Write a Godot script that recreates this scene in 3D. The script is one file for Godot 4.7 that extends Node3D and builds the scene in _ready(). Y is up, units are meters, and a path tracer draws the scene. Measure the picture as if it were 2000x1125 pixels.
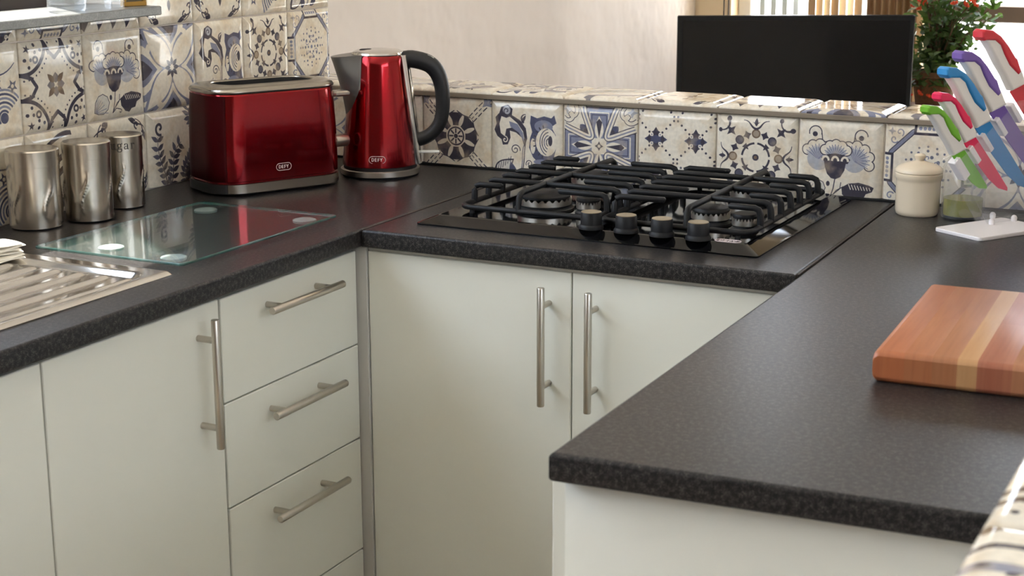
extends Node3D
# A kitchen corner: U of dark worktops on white units, a tiled splashback, a low tiled partition and the living room beyond it.
# Worktop surface is at height CT; x runs along the partition, z towards the viewer.

const CT := 0.9
const TP := 0.1532            # tile pitch

var M := {}                   # materials
var used := {}                # names in use

# ------------------------------------------------------------------ geometry collector
class Geo:
	var v := PackedVector3Array()
	var u := PackedVector2Array()
	var g := PackedInt32Array()
	var ng := 1
	func tri(a: Vector3, b: Vector3, c: Vector3, k: int, ua := Vector2(), ub := Vector2(), uc := Vector2()) -> void:
		v.append(a); v.append(b); v.append(c)
		u.append(ua); u.append(ub); u.append(uc)
		g.append(k)
	func quad(a: Vector3, b: Vector3, c: Vector3, d: Vector3, k: int) -> void:
		tri(a, b, c, k); tri(a, c, d, k)
	func quaduv(a: Vector3, b: Vector3, c: Vector3, d: Vector3, k: int, ua: Vector2, ub: Vector2, uc: Vector2, ud: Vector2) -> void:
		tri(a, b, c, k, ua, ub, uc); tri(a, c, d, k, ua, uc, ud)
	func group() -> int:
		ng += 1
		return ng
	# rings of equal length, joined; hard[i] starts a new smoothing group at ring i
	func loft(rings: Array, hard := [], cap0 := true, cap1 := true, closed := true) -> void:
		var k := group()
		for i in rings.size() - 1:
			if i in hard:
				k = group()
			var a: PackedVector3Array = rings[i]
			var b: PackedVector3Array = rings[i + 1]
			var n := a.size()
			for j in (n if closed else n - 1):
				var j2 := (j + 1) % n
				quad(a[j], a[j2], b[j2], b[j], k)
		if cap0:
			fan(rings[0], true)
		if cap1:
			fan(rings[rings.size() - 1], false)
	func fan(r: PackedVector3Array, back: bool) -> void:
		var c := Vector3()
		for p in r:
			c += p
		c /= r.size()
		var k := group()
		for j in r.size():
			var j2 := (j + 1) % r.size()
			if back:
				tri(c, r[j2], r[j], k)
			else:
				tri(c, r[j], r[j2], k)
	func box(c: Vector3, s: Vector3, b := 0.001, bas := Basis()) -> void:
		var h := s * 0.5
		b = minf(b, minf(h.x, minf(h.y, h.z)) * 0.98)
		var rings := []
		for e in [[-h.y, b], [-h.y + b, 0.0], [h.y - b, 0.0], [h.y, b]]:
			var r := PackedVector3Array()
			var hx: float = h.x - e[1]
			var hz: float = h.z - e[1]
			for q in [[-hx + b, -hz], [hx - b, -hz], [hx, -hz + b], [hx, hz - b], [hx - b, hz], [-hx + b, hz], [-hx, hz - b], [-hx, -hz + b]]:
				r.append(c + bas * Vector3(q[0], e[0], q[1]))
			rings.append(r)
		for i in 3:
			for j in 8:
				var j2 := (j + 1) % 8
				quad(rings[i][j], rings[i][j2], rings[i + 1][j2], rings[i + 1][j], -1)
		fan(rings[0], true)
		fan(rings[3], false)
	func lathe(prof: Array, o := Vector3(), seg := 40, bas := Basis(), cap0 := true, cap1 := true) -> void:
		var rings := []
		var hard := []
		for i in prof.size():
			var r := PackedVector3Array()
			for j in seg:
				var t := TAU * j / seg
				r.append(o + bas * Vector3(cos(t) * prof[i].x, prof[i].y, sin(t) * prof[i].x))
			rings.append(r)
			if i > 0 and i < prof.size() - 1:
				var d0: Vector2 = (prof[i] - prof[i - 1]).normalized()
				var d1: Vector2 = (prof[i + 1] - prof[i]).normalized()
				if d0.dot(d1) < 0.75:
					hard.append(i)
		loft(rings, hard, cap0, cap1)
	func tube(pts: Array, rad, sides := 8, flat := 1.0, up := Vector3.UP) -> void:
		var rings := []
		for i in pts.size():
			var d: Vector3 = (pts[mini(i + 1, pts.size() - 1)] - pts[maxi(i - 1, 0)]).normalized()
			var ref := up if absf(d.dot(up)) < 0.95 else Vector3(0.6, 0.1, 0.75).normalized()
			var sx := d.cross(ref).normalized()
			var sy := sx.cross(d).normalized()
			var rr: float = rad[i] if rad is Array else rad
			var r := PackedVector3Array()
			for j in sides:
				var t := TAU * (j + 0.5) / sides
				r.append(pts[i] + sx * cos(t) * rr * flat + sy * sin(t) * rr)
			rings.append(r)
		loft(rings)
	func ringtube(pts: Array, rad: float, sides := 8) -> void:   # closed loop
		var rings := []
		var n := pts.size()
		for i in n + 1:
			var d: Vector3 = (pts[(i + 1) % n] - pts[(i + n - 1) % n]).normalized()
			var ref := Vector3.UP if absf(d.dot(Vector3.UP)) < 0.95 else Vector3.RIGHT
			var sx := d.cross(ref).normalized()
			var sy := sx.cross(d).normalized()
			var r := PackedVector3Array()
			for j in sides:
				var t := TAU * (j + 0.5) / sides
				r.append(pts[i % n] + sx * cos(t) * rad + sy * sin(t) * rad)
			rings.append(r)
		loft(rings, [], false, false)
	# polygon in local xy, from z0 to z1, edges rounded by r
	func prism(poly: PackedVector2Array, z0: float, z1: float, r := 0.0, xf := Transform3D(), steps := 3) -> void:
		if Geometry2D.is_polygon_clockwise(poly):
			poly.reverse()
		var prof := []
		if r <= 0.0:
			prof = [[0.0, z0], [0.0, z1]]
		else:
			for i in steps + 1:
				var t := PI / 2 * i / steps
				prof.append([r * (1 - sin(t)), z0 + r * (1 - cos(t))])
			for i in steps + 1:
				var t := PI / 2 * i / steps
				prof.append([r * (1 - cos(t)), z1 - r * (1 - sin(t))])
		var n := poly.size()
		var rings := []
		var flat := []
		for e in prof:
			var q := PackedVector2Array()
			for i in n:
				var a := (poly[i] - poly[(i + n - 1) % n]).normalized()
				var b := (poly[(i + 1) % n] - poly[i]).normalized()
				var na := Vector2(-a.y, a.x)
				var nb := Vector2(-b.y, b.x)
				var m := (na + nb)
				m = m / maxf(0.3, m.dot(na))
				q.append(poly[i] + m * e[0])
			flat.append(q)
			var ring := PackedVector3Array()
			for p in q:
				ring.append(xf * Vector3(p.x, p.y, e[1]))
			rings.append(ring)
		var ks := []
		for i in n:   # one smoothing group per run of nearly straight sides
			var a := (poly[i] - poly[(i + n - 1) % n]).normalized()
			var b := (poly[(i + 1) % n] - poly[i]).normalized()
			if i == 0 or a.dot(b) < 0.8:
				ks.append(group())
			else:
				ks.append(ks[-1])
		for i in rings.size() - 1:
			for j in n:
				var j2 := (j + 1) % n
				quad(rings[i][j], rings[i][j2], rings[i + 1][j2], rings[i + 1][j], ks[j])
		for e in [0, rings.size() - 1]:
			var idx := Geometry2D.triangulate_polygon(flat[e])
			var k := group()
			var ccw := true
			if idx.size() >= 3:
				var A: Vector2 = flat[e][idx[0]]
				var B: Vector2 = flat[e][idx[1]]
				var C: Vector2 = flat[e][idx[2]]
				ccw = (B - A).cross(C - A) > 0
			for t in range(0, idx.size(), 3):
				if ccw == (e > 0):
					tri(rings[e][idx[t]], rings[e][idx[t + 1]], rings[e][idx[t + 2]], k)
				else:
					tri(rings[e][idx[t]], rings[e][idx[t + 2]], rings[e][idx[t + 1]], k)
	func mesh(solid := true) -> ArrayMesh:
		var flip := false
		if solid:
			var vol := 0.0
			for i in range(0, v.size(), 3):
				vol += v[i].dot(v[i + 1].cross(v[i + 2]))
			flip = vol > 0.0
		var st := SurfaceTool.new()
		st.begin(Mesh.PRIMITIVE_TRIANGLES)
		for i in range(0, v.size(), 3):
			if (v[i + 1] - v[i]).cross(v[i + 2] - v[i]).length_squared() < 1e-20:
				continue
			st.set_smooth_group(g[i / 3])
			for j in ([0, 2, 1] if flip else [0, 1, 2]):
				st.set_uv(u[i + j])
				st.add_vertex(v[i + j])
		st.generate_normals()
		return st.commit()

func V(x: float, y: float, z: float) -> Vector3:
	return Vector3(x, CT + y, z)

func rrect(w: float, d: float, r: float, y: float, n := 8) -> PackedVector3Array:   # rounded rectangle ring in xz
	var out := PackedVector3Array()
	for q in [[1, 1, 0.0], [-1, 1, 0.5], [-1, -1, 1.0], [1, -1, 1.5]]:
		for i in n + 1:
			var t: float = PI * (q[2] + 0.5 * i / n)
			out.append(Vector3(q[0] * (w / 2 - r) + cos(t) * r, y, q[1] * (d / 2 - r) + sin(t) * r))
	return out

# ------------------------------------------------------------------ nodes
func numbered(called: String) -> String:
	used[called] = used.get(called, -1) + 1
	return called if used[called] == 0 else "%s_%03d" % [called, used[called]]

func thing(called: String, label: String, category: String, at := Vector3(), turn := 0.0, grp := "") -> Node3D:
	var o := Node3D.new()
	o.name = numbered(called)
	add_child(o)
	o.position = at
	o.rotation.y = turn
	o.set_meta("label", label)
	o.set_meta("category", category)
	if grp:
		o.set_meta("group", grp)
	return o

func put(called: String, m: Mesh, mat: Material, parent: Node = self, at := Vector3()) -> MeshInstance3D:
	var o := MeshInstance3D.new()
	o.name = numbered(called) if parent == self else called
	o.mesh = m
	o.material_override = mat
	o.position = at
	parent.add_child(o, true)
	return o

func tagged(o: Node3D, label: String, category: String, grp := "") -> Node3D:
	o.set_meta("label", label)
	o.set_meta("category", category)
	if grp:
		o.set_meta("group", grp)
	return o

func struct(called: String, m: Mesh, mat: Material, label := "", parent: Node = self) -> MeshInstance3D:
	var o := put(called, m, mat, parent)
	if parent == self:
		o.set_meta("kind", "structure")
		if label:
			o.set_meta("label", label)
			o.set_meta("category", called.split("_")[0])
	return o

func boxes(list: Array, b := 0.002) -> ArrayMesh:   # list of [min, max]
	var g := Geo.new()
	for e in list:
		g.box((e[0] + e[1]) * 0.5, (e[1] - e[0]).abs(), b)
	return g.mesh()

# ------------------------------------------------------------------ materials
func mat(c: Color, rough := 0.6, metal := 0.0, spec := 0.5) -> StandardMaterial3D:
	var m := StandardMaterial3D.new()
	m.albedo_color = c
	m.roughness = rough
	m.metallic = metal
	m.metallic_specular = spec
	return m

func c8(r: float, g: float, b: float) -> Color:
	return Color(r / 255.0, g / 255.0, b / 255.0)

func noise(seed_: int, freq: float, type := FastNoiseLite.TYPE_SIMPLEX_SMOOTH, oct := 3) -> FastNoiseLite:
	var n := FastNoiseLite.new()
	n.seed = seed_
	n.frequency = freq
	n.noise_type = type
	n.fractal_octaves = oct
	return n

func speckle(n: int, seed_: int, stops: Array) -> ImageTexture:   # laminate: fine grains in coarse clouds
	var a := noise(seed_, 0.055, FastNoiseLite.TYPE_SIMPLEX_SMOOTH, 2).get_seamless_image(n, n)
	var b := noise(seed_ + 1, 0.22, FastNoiseLite.TYPE_SIMPLEX, 1).get_seamless_image(n, n)
	var im := Image.create(n, n, false, Image.FORMAT_RGB8)
	var gr := Gradient.new()
	gr.offsets = PackedFloat32Array(stops.map(func(s): return s[0]))
	gr.colors = PackedColorArray(stops.map(func(s): return s[1]))
	for y in n:
		for x in n:
			var t := a.get_pixel(x, y).r * 0.5 + b.get_pixel(x, y).r * 0.5
			im.set_pixel(x, y, gr.sample(t))
	return ImageTexture.create_from_image(im)

func grain(n: int, seed_: int, c0: Color, c1: Color, c2: Color) -> ImageTexture:   # wood, fibres along v
	var f := noise(seed_, 0.03, FastNoiseLite.TYPE_SIMPLEX_SMOOTH, 4)
	var im := Image.create(n, n, false, Image.FORMAT_RGB8)
	for y in n:
		for x in n:
			var w := f.get_noise_2d(x * 0.8 + 500, y * 0.06) * 0.5 + 0.5
			var fine := f.get_noise_2d(x * 6.0, y * 0.25 + 900) * 0.5 + 0.5
			var t := clampf(w * 1.5 - 0.25, 0, 1)
			im.set_pixel(x, y, c0.lerp(c1, t).lerp(c2, clampf(fine * 1.6 - 0.7, 0, 1) * 0.5))
	return ImageTexture.create_from_image(im)

func tri(m: StandardMaterial3D, tex: Texture2D, scale: float, world := false) -> StandardMaterial3D:
	m.albedo_texture = tex
	m.uv1_triplanar = true
	m.uv1_world_triplanar = world
	m.uv1_scale = Vector3.ONE * scale
	return m

func bump(m: StandardMaterial3D, seed_: int, freq: float, strength: float, scale: float) -> void:
	var im := noise(seed_, freq, FastNoiseLite.TYPE_SIMPLEX_SMOOTH, 3).get_seamless_image(256, 256)
	im.bump_map_to_normal_map(strength)
	m.normal_enabled = true
	m.normal_texture = ImageTexture.create_from_image(im)
	if not m.uv1_triplanar:
		m.uv1_triplanar = true
		m.uv1_scale = Vector3.ONE * scale

func glass(c: Color, alpha: float) -> StandardMaterial3D:
	var m := mat(Color(c.r, c.g, c.b, alpha), 0.02)
	m.transparency = BaseMaterial3D.TRANSPARENCY_ALPHA
	return m

func make_materials() -> void:
	var lam := speckle(512, 7, [[0.0, c8(18, 17, 18)], [0.42, c8(26, 25, 26)], [0.56, c8(37, 35, 35)], [0.66, c8(66, 63, 61)], [1.0, c8(104, 100, 96)]])
	M.worktop = tri(mat(Color.WHITE, 0.34, 0.0, 0.34), lam, 4.5, true)
	M.unit = mat(c8(222, 221, 209), 0.42)
	M.unit_edge = mat(c8(205, 204, 196), 0.45)
	M.filler = mat(c8(186, 183, 176), 0.5)
	M.steel = mat(c8(196, 190, 180), 0.3, 1.0)
	M.chrome = mat(c8(215, 213, 208), 0.12, 1.0)
	M.can = mat(c8(200, 192, 180), 0.24, 1.0)
	M.sink = mat(c8(205, 202, 198), 0.12, 1.0)
	M.red = mat(c8(146, 6, 20), 0.17, 0.95)
	M.red.clearcoat_enabled = true
	M.red.clearcoat = 0.6
	M.red.clearcoat_roughness = 0.06
	M.side = mat(c8(58, 8, 12), 0.3, 0.0, 0.2)  # dark red for the toaster's left end, shade put into the colour
	M.spout = mat(c8(120, 117, 112), 0.34, 0.75)
	M.black = mat(c8(24, 24, 25), 0.42)
	M.dark = mat(c8(14, 14, 15), 0.6)
	M.cavity = mat(c8(20, 19, 19), 0.7)
	M.toaster_steel = mat(c8(168, 161, 150), 0.26, 1.0)
	M.iron = mat(c8(23, 23, 24), 0.5, 0.0, 0.35)
	M.enamel = mat(c8(6, 6, 7), 0.06, 0.0, 0.4)
	M.knobtop = mat(c8(150, 138, 115), 0.4, 0.6)
	M.alu = mat(c8(215, 210, 200), 0.33, 1.0)
	M.letter = mat(c8(205, 190, 190), 0.4)
	M.taupe = mat(c8(112, 96, 82), 0.8)
	M.plaster = mat(c8(226, 217, 208), 0.85)
	bump(M.plaster, 3, 0.02, 1.5, 1.2)
	M.beige = mat(c8(236, 215, 180), 0.85)
	M.ceil = mat(c8(238, 236, 230), 0.9)
	M.floor = mat(c8(168, 152, 132), 0.45)
	M.grout = mat(c8(132, 120, 104), 0.9)
	M.bronze = mat(c8(58, 50, 46), 0.45, 0.3)
	M.doorframe = mat(c8(124, 108, 96), 0.5)
	M.pad = mat(c8(146, 162, 158), 0.5)
	M.whitepaint = mat(c8(238, 238, 234), 0.5)
	M.sill = tri(mat(Color.WHITE, 0.3), speckle(256, 21, [[0.0, c8(92, 94, 92)], [0.5, c8(108, 110, 108)], [1.0, c8(130, 132, 128)]]), 4.0, true)
	M.pane = glass(Color(0.94, 0.97, 0.96), 0.06)
	M.acrylic = glass(Color(0.97, 0.97, 0.98), 0.03)
	M.tumbler = glass(Color(0.93, 0.96, 0.96), 0.04)
	M.board_glass = glass(c8(110, 160, 150), 0.035)
	M.board_glass.metallic_specular = 0.35
	M.board_edge = mat(c8(52, 104, 98), 0.08)
	M.board_edge.transparency = BaseMaterial3D.TRANSPARENCY_ALPHA
	M.board_edge.albedo_color.a = 0.75
	M.cream = mat(c8(226, 210, 184), 0.25)
	M.cream.clearcoat_enabled = true
	M.cream.clearcoat = 0.4
	M.standwhite = mat(c8(232, 226, 226), 0.3)
	M.handlewhite = mat(c8(228, 222, 214), 0.35)
	M.oil = mat(c8(116, 112, 8), 0.1, 0.0, 0.3)
	M.oil.backlight_enabled = true
	M.oil.backlight = c8(60, 60, 4)
	M.screen = mat(c8(7, 7, 8), 0.12, 0.0, 0.35)
	M.tvbody = mat(c8(14, 16, 16), 0.3, 0.0, 0.35)
	M.cloth = mat(c8(225, 220, 208), 0.95)
	M.leaf = mat(c8(62, 82, 42), 0.5)
	M.leaf.backlight_enabled = true
	M.leaf.backlight = c8(60, 90, 25)
	M.stem = mat(c8(96, 74, 52), 0.8)
	M.flower = mat(c8(236, 84, 44), 0.55)
	M.flower.backlight_enabled = true
	M.flower.backlight = c8(140, 30, 15)
	M.pot = tri(mat(Color.WHITE, 0.85), speckle(256, 33, [[0.0, c8(70, 46, 28)], [0.5, c8(112, 78, 50)], [1.0, c8(150, 112, 76)]]), 6.0)
	M.soil = mat(c8(52, 38, 28), 0.95)
	M.wood_dark = tri(mat(Color.WHITE, 0.5), grain(256, 44, c8(92, 58, 36), c8(120, 80, 50), c8(70, 42, 26)), 3.0)
	M.curtain = mat(c8(222, 206, 176), 0.9)
	M.curtain.backlight_enabled = true
	M.curtain.backlight = c8(178, 160, 130)
	M.curtain_dark = mat(c8(178, 150, 116), 0.9)
	M.curtain_dark.backlight_enabled = true
	M.curtain_dark.backlight = c8(96, 76, 56)
	M.paving = tri(mat(Color.WHITE, 0.9), speckle(256, 51, [[0.0, c8(206, 200, 190)], [0.5, c8(222, 217, 208)], [1.0, c8(236, 232, 224)]]), 1.0, true)
	M.hedge = mat(c8(46, 44, 32), 0.9)
	M.brick = mat(c8(112, 84, 66), 0.9)

# ------------------------------------------------------------------ printed tile designs (flat print on glazed tiles)
const CN := 512
var cv: Image
var sym: Array[Transform2D] = [Transform2D()]
const DK := Color(0.28, 0.27, 0.31)
const NV := Color(0.32, 0.33, 0.42)
const BL := Color(0.51, 0.525, 0.60)
const PB := Color(0.68, 0.685, 0.71)
const BR := Color(0.46, 0.39, 0.33)
var CR := Color(0.90, 0.87, 0.805)

func fillp(pts: PackedVector2Array, col: Color) -> void:
	for T in sym:
		var q := PackedVector2Array()
		var y0 := 1e9
		var y1 := -1e9
		for p in pts:
			var r: Vector2 = (T * p) * CN
			q.append(r)
			y0 = minf(y0, r.y)
			y1 = maxf(y1, r.y)
		var n := q.size()
		for y in range(maxi(0, int(floor(y0))), mini(CN - 1, int(ceil(y1))) + 1):
			var yc := y + 0.5
			var xs := []
			for i in n:
				var a := q[i]
				var b := q[(i + 1) % n]
				if (a.y <= yc) != (b.y <= yc):
					xs.append(a.x + (yc - a.y) / (b.y - a.y) * (b.x - a.x))
			xs.sort()
			for i in range(0, xs.size() - 1, 2):
				var xa := maxi(0, int(round(xs[i])))
				var xb := mini(CN, int(round(xs[i + 1])))
				if xb > xa:
					cv.fill_rect(Rect2i(xa, y, xb - xa, 1), col)

func disc(c: Vector2, r: float, col: Color, ry := 0.0, n := 18) -> void:
	var p := PackedVector2Array()
	for i in n:
		p.append(c + Vector2(cos(TAU * i / n) * r, sin(TAU * i / n) * (ry if ry > 0 else r)))
	fillp(p, col)

func line(pts: Array, w: float, col: Color, w1 := -1.0) -> void:   # stroke, tapering to w1
	var n := pts.size()
	if w1 < 0:
		w1 = w
	for i in n - 1:
		var a: Vector2 = pts[i]
		var b: Vector2 = pts[i + 1]
		var wa := lerpf(w, w1, float(i) / maxi(1, n - 1)) * 0.5
		var wb := lerpf(w, w1, float(i + 1) / maxi(1, n - 1)) * 0.5
		var d := (b - a).normalized()
		var s := Vector2(-d.y, d.x)
		fillp(PackedVector2Array([a + s * wa, b + s * wb, b - s * wb, a - s * wa]), col)
		if i > 0:
			disc(a, wa, col, 0, 8)

func arc(c: Vector2, r: float, a0: float, a1: float, n := 20, ry := 0.0, r1 := -1.0) -> Array:
	var out := []
	for i in n + 1:
		var t := lerpf(a0, a1, float(i) / n)
		var k: float = lerpf(r, r1, float(i) / n) if r1 >= 0 else r
		out.append(c + Vector2(cos(t) * k, sin(t) * (ry if ry > 0 else k)))
	return out

func bez(a: Vector2, b: Vector2, c: Vector2, d: Vector2, n := 16) -> Array:
	var out := []
	for i in n + 1:
		out.append(a.bezier_interpolate(b, c, d, float(i) / n))
	return out

func leafp(a: Vector2, b: Vector2, w: float, n := 12) -> PackedVector2Array:
	var d := b - a
	var s := Vector2(-d.y, d.x).normalized()
	var p := PackedVector2Array()
	for i in n + 1:
		p.append(a + d * i / n + s * w * sin(PI * pow(float(i) / n, 0.8)))
	for i in range(n - 1, 0, -1):
		p.append(a + d * i / n - s * w * sin(PI * pow(float(i) / n, 0.8)))
	return p

func starp(c: Vector2, r0: float, r1: float, k: int, turn := 0.0) -> PackedVector2Array:
	var p := PackedVector2Array()
	for i in k * 2:
		var r := r0 if i % 2 == 0 else r1
		p.append(c + Vector2(cos(turn + PI * i / k), sin(turn + PI * i / k)) * r)
	return p

func turns(k: int, mirror := false) -> void:
	sym = []
	var o := Transform2D(0, Vector2(-0.5, -0.5))
	for i in k:
		var T := Transform2D(TAU * i / k, Vector2(0.5, 0.5)) * o
		sym.append(T)
		if mirror:
			sym.append(T * Transform2D(Vector2(-1, 0), Vector2(0, 1), Vector2(1, 0)))

func once() -> void:
	sym = [Transform2D()]

func spiral(c: Vector2, r: float, a: float, dir: float, n := 1.3) -> Array:
	return arc(c, r, a, a + dir * TAU * n, 28, 0, r * 0.15)

func art(kind: String) -> void:
	once()
	match kind:
		"tulip":
			for s in [[Vector2(0.205, 0.15), 0.075, 1.0], [Vector2(0.75, 0.17), 0.075, -1.0]]:
				line(arc(s[0], s[1], PI * 0.9, PI * 2.1, 18) if s[2] > 0 else arc(s[0], s[1], PI * 0.8, PI * 2.0, 18), 0.012, DK)
				line([s[0] + Vector2(s[2] * 0.075, 0.0), s[0] + Vector2(s[2] * 0.085, 0.07), s[0] + Vector2(s[2] * 0.07, 0.13)], 0.011, DK)
				disc(s[0] + Vector2(0.0 if s[2] < 0 else -0.005, 0.02), 0.03, DK)
			for f in [[Vector2(0.25, 0.46), 0.165, -2.75, -0.75, 4], [Vector2(0.68, 0.46), 0.17, -2.3, 0.55, 5], [Vector2(0.455, 0.44), 0.15, -2.75, -0.4, 5]]:
				var c: Vector2 = f[0]
				for i in f[4]:
					var t: float = lerpf(f[2], f[3], (i + 0.5) / f[4])
					disc(c + Vector2(cos(t), sin(t)) * f[1] * 1.05, 0.068, DK)
				for i in f[4]:
					var t: float = lerpf(f[2], f[3], (i + 0.5) / f[4])
					disc(c + Vector2(cos(t), sin(t)) * f[1] * 1.05, 0.056, CR)
				disc(c, f[1] * 0.82, PB)
				for i in f[4] * 4:
					var t: float = lerpf(f[2], f[3], (i + 0.5) / (f[4] * 4.0))
					line([c, c + Vector2(cos(t), sin(t)) * f[1] * (0.95 + 0.12 * (i % 2))], 0.02, BL if i % 2 else PB, 0.01)
			fillp(PackedVector2Array([Vector2(0.28, 0.44), Vector2(0.36, 0.40), Vector2(0.45, 0.385), Vector2(0.56, 0.40), Vector2(0.63, 0.45), Vector2(0.60, 0.5), Vector2(0.33, 0.5)]), DK)
			fillp(PackedVector2Array([Vector2(0.315, 0.46), Vector2(0.33, 0.55), Vector2(0.36, 0.63), Vector2(0.41, 0.68), Vector2(0.46, 0.69), Vector2(0.52, 0.66), Vector2(0.565, 0.58), Vector2(0.585, 0.46)]), DK)
			for x in [0.335, 0.45, 0.565]:
				line(arc(Vector2(x, 0.475), 0.038, PI, TAU, 10, 0.05), 0.026, CR)
			for x in [0.335, 0.45, 0.565]:
				fillp(leafp(Vector2(x, 0.46), Vector2(lerpf(x, 0.45, 0.4), 0.6), 0.026), DK)
			line([Vector2(0.455, 0.69), Vector2(0.44, 0.8), Vector2(0.40, 0.93)], 0.012, DK)
			line([Vector2(0.40, 0.92), Vector2(0.48, 0.82), Vector2(0.56, 0.77)], 0.01, DK)
			line([Vector2(0.41, 0.9), Vector2(0.52, 0.8), Vector2(0.53, 0.72)], 0.009, DK)
			line([Vector2(0.40, 0.93), Vector2(0.46, 0.88), Vector2(0.54, 0.9)] + spiral(Vector2(0.535, 0.925), 0.025, -1.2, 1.0, 0.8), 0.01, DK)
			disc(Vector2(0.375, 0.745), 0.022, DK, 0.03)
			var lf := PackedVector2Array([Vector2(0.08, 0.9), Vector2(0.10, 0.78), Vector2(0.16, 0.71), Vector2(0.24, 0.69), Vector2(0.32, 0.73), Vector2(0.35, 0.8), Vector2(0.32, 0.88), Vector2(0.24, 0.93), Vector2(0.15, 0.925)])
			fillp(lf, DK)
			sym = [Transform2D(0, Vector2(0.93, 0.93), 0, Vector2(0.016, 0.057))]
			fillp(lf, CR.lerp(PB, 0.35))
			once()
			for i in 7:
				line([Vector2(0.10, 0.9), Vector2(0.14 + 0.03 * i, 0.74 + 0.005 * i * i)], 0.008, BL)
			fillp(PackedVector2Array([Vector2(0.54, 0.78), Vector2(0.62, 0.73), Vector2(0.74, 0.71), Vector2(0.86, 0.735), Vector2(0.92, 0.76), Vector2(0.9, 0.81), Vector2(0.83, 0.84), Vector2(0.8, 0.9), Vector2(0.73, 0.91), Vector2(0.7, 0.95), Vector2(0.62, 0.93), Vector2(0.55, 0.86)]), DK)
			for i in 8:
				line([Vector2(0.62 + 0.035 * i, 0.735 + 0.004 * i), Vector2(0.65 + 0.033 * i, 0.80)], 0.011, CR)
		"star":
			turns(4)
			fillp(PackedVector2Array([Vector2(0, 0.06), Vector2(0, 0.36), Vector2(0.24, 0.26), Vector2(0.14, 0.1)]), DK)
			fillp(PackedVector2Array([Vector2(0.12, 0), Vector2(0.3, 0), Vector2(0.34, 0.2), Vector2(0.26, 0.2)]), DK.lerp(BL, 0.4))
			fillp(PackedVector2Array([Vector2(0.12, 0.0), Vector2(0.88, 0.0), Vector2(0.5, 0.4)]), BL)
			fillp(PackedVector2Array([Vector2(0.2, 0.0), Vector2(0.8, 0.0), Vector2(0.5, 0.32)]), CR)
			fillp(PackedVector2Array([Vector2(0.3, 0.0), Vector2(0.7, 0.0), Vector2(0.5, 0.22)]), BL)
			fillp(PackedVector2Array([Vector2(0.38, 0.0), Vector2(0.62, 0.0), Vector2(0.5, 0.13)]), DK)
			turns(4)
			fillp(leafp(Vector2(0.5, 0.5), Vector2(-0.02, -0.02), 0.165), BL)
			fillp(leafp(Vector2(0.5, 0.5), Vector2(0.02, 0.02), 0.14), CR)
			fillp(PackedVector2Array([Vector2(0.03, 0.25), Vector2(0.06, 0.19), Vector2(0.11, 0.19), Vector2(0.12, 0.24), Vector2(0.08, 0.30), Vector2(0.05, 0.30)]), CR)
			turns(8)
			fillp(leafp(Vector2(0.5, 0.47), Vector2(0.5, 0.365), 0.027), DK)
		"acanthus":
			fillp(PackedVector2Array([Vector2(0.08, 0.3), Vector2(0.06, 0.22), Vector2(0.12, 0.16), Vector2(0.15, 0.08), Vector2(0.24, 0.05), Vector2(0.31, 0.1), Vector2(0.3, 0.18), Vector2(0.42, 0.24), Vector2(0.5, 0.34), Vector2(0.52, 0.47), Vector2(0.48, 0.58), Vector2(0.44, 0.46), Vector2(0.36, 0.40), Vector2(0.27, 0.38), Vector2(0.28, 0.47), Vector2(0.24, 0.56), Vector2(0.17, 0.57), Vector2(0.15, 0.5), Vector2(0.09, 0.46), Vector2(0.04, 0.38)]), DK)
			fillp(PackedVector2Array([Vector2(0.12, 0.3), Vector2(0.15, 0.2), Vector2(0.22, 0.22), Vector2(0.27, 0.2), Vector2(0.38, 0.28), Vector2(0.46, 0.38), Vector2(0.48, 0.48), Vector2(0.4, 0.38), Vector2(0.3, 0.34), Vector2(0.22, 0.36), Vector2(0.2, 0.46), Vector2(0.14, 0.42)]), CR)
			fillp(PackedVector2Array([Vector2(0.26, 0.26), Vector2(0.38, 0.29), Vector2(0.46, 0.4), Vector2(0.48, 0.52), Vector2(0.4, 0.4), Vector2(0.28, 0.33)]), BL)
			disc(Vector2(0.225, 0.12), 0.055, PB)
			line(spiral(Vector2(0.225, 0.13), 0.055, 0.6, 1.0, 1.1), 0.012, DK)
			line(spiral(Vector2(0.2, 0.5), 0.045, -1.5, 1.0, 1.1), 0.014, CR)
			fillp(leafp(Vector2(0.44, 0.27), Vector2(0.5, 0.17), 0.02), DK)
			line(bez(Vector2(0.47, 0.27), Vector2(0.41, 0.22), Vector2(0.44, 0.16), Vector2(0.5, 0.16)), 0.03, DK, 0.008)
			var ro := PackedVector2Array([Vector2(0.57, 0.17), Vector2(0.66, 0.2), Vector2(0.76, 0.17), Vector2(0.86, 0.19), Vector2(0.9, 0.15), Vector2(0.93, 0.25), Vector2(0.86, 0.3), Vector2(0.92, 0.4), Vector2(0.93, 0.55), Vector2(0.9, 0.68), Vector2(0.93, 0.78), Vector2(0.82, 0.83), Vector2(0.7, 0.79), Vector2(0.6, 0.7), Vector2(0.545, 0.58), Vector2(0.56, 0.46), Vector2(0.59, 0.38), Vector2(0.56, 0.27)])
			fillp(ro, NV)
			disc(Vector2(0.75, 0.3), 0.13, BL, 0.08)
			disc(Vector2(0.79, 0.5), 0.15, CR, 0.18)
			disc(Vector2(0.6, 0.56), 0.035, CR, 0.1)
			disc(Vector2(0.72, 0.76), 0.11, BL, 0.035)
			for i in 4:
				line(arc(Vector2(0.83, 0.5), 0.13 - 0.03 * i, 1.9, 4.6, 18, 0.17 - 0.04 * i), 0.011, DK if i % 2 else NV)
			disc(Vector2(0.845, 0.48), 0.03, DK, 0.065)
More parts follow.
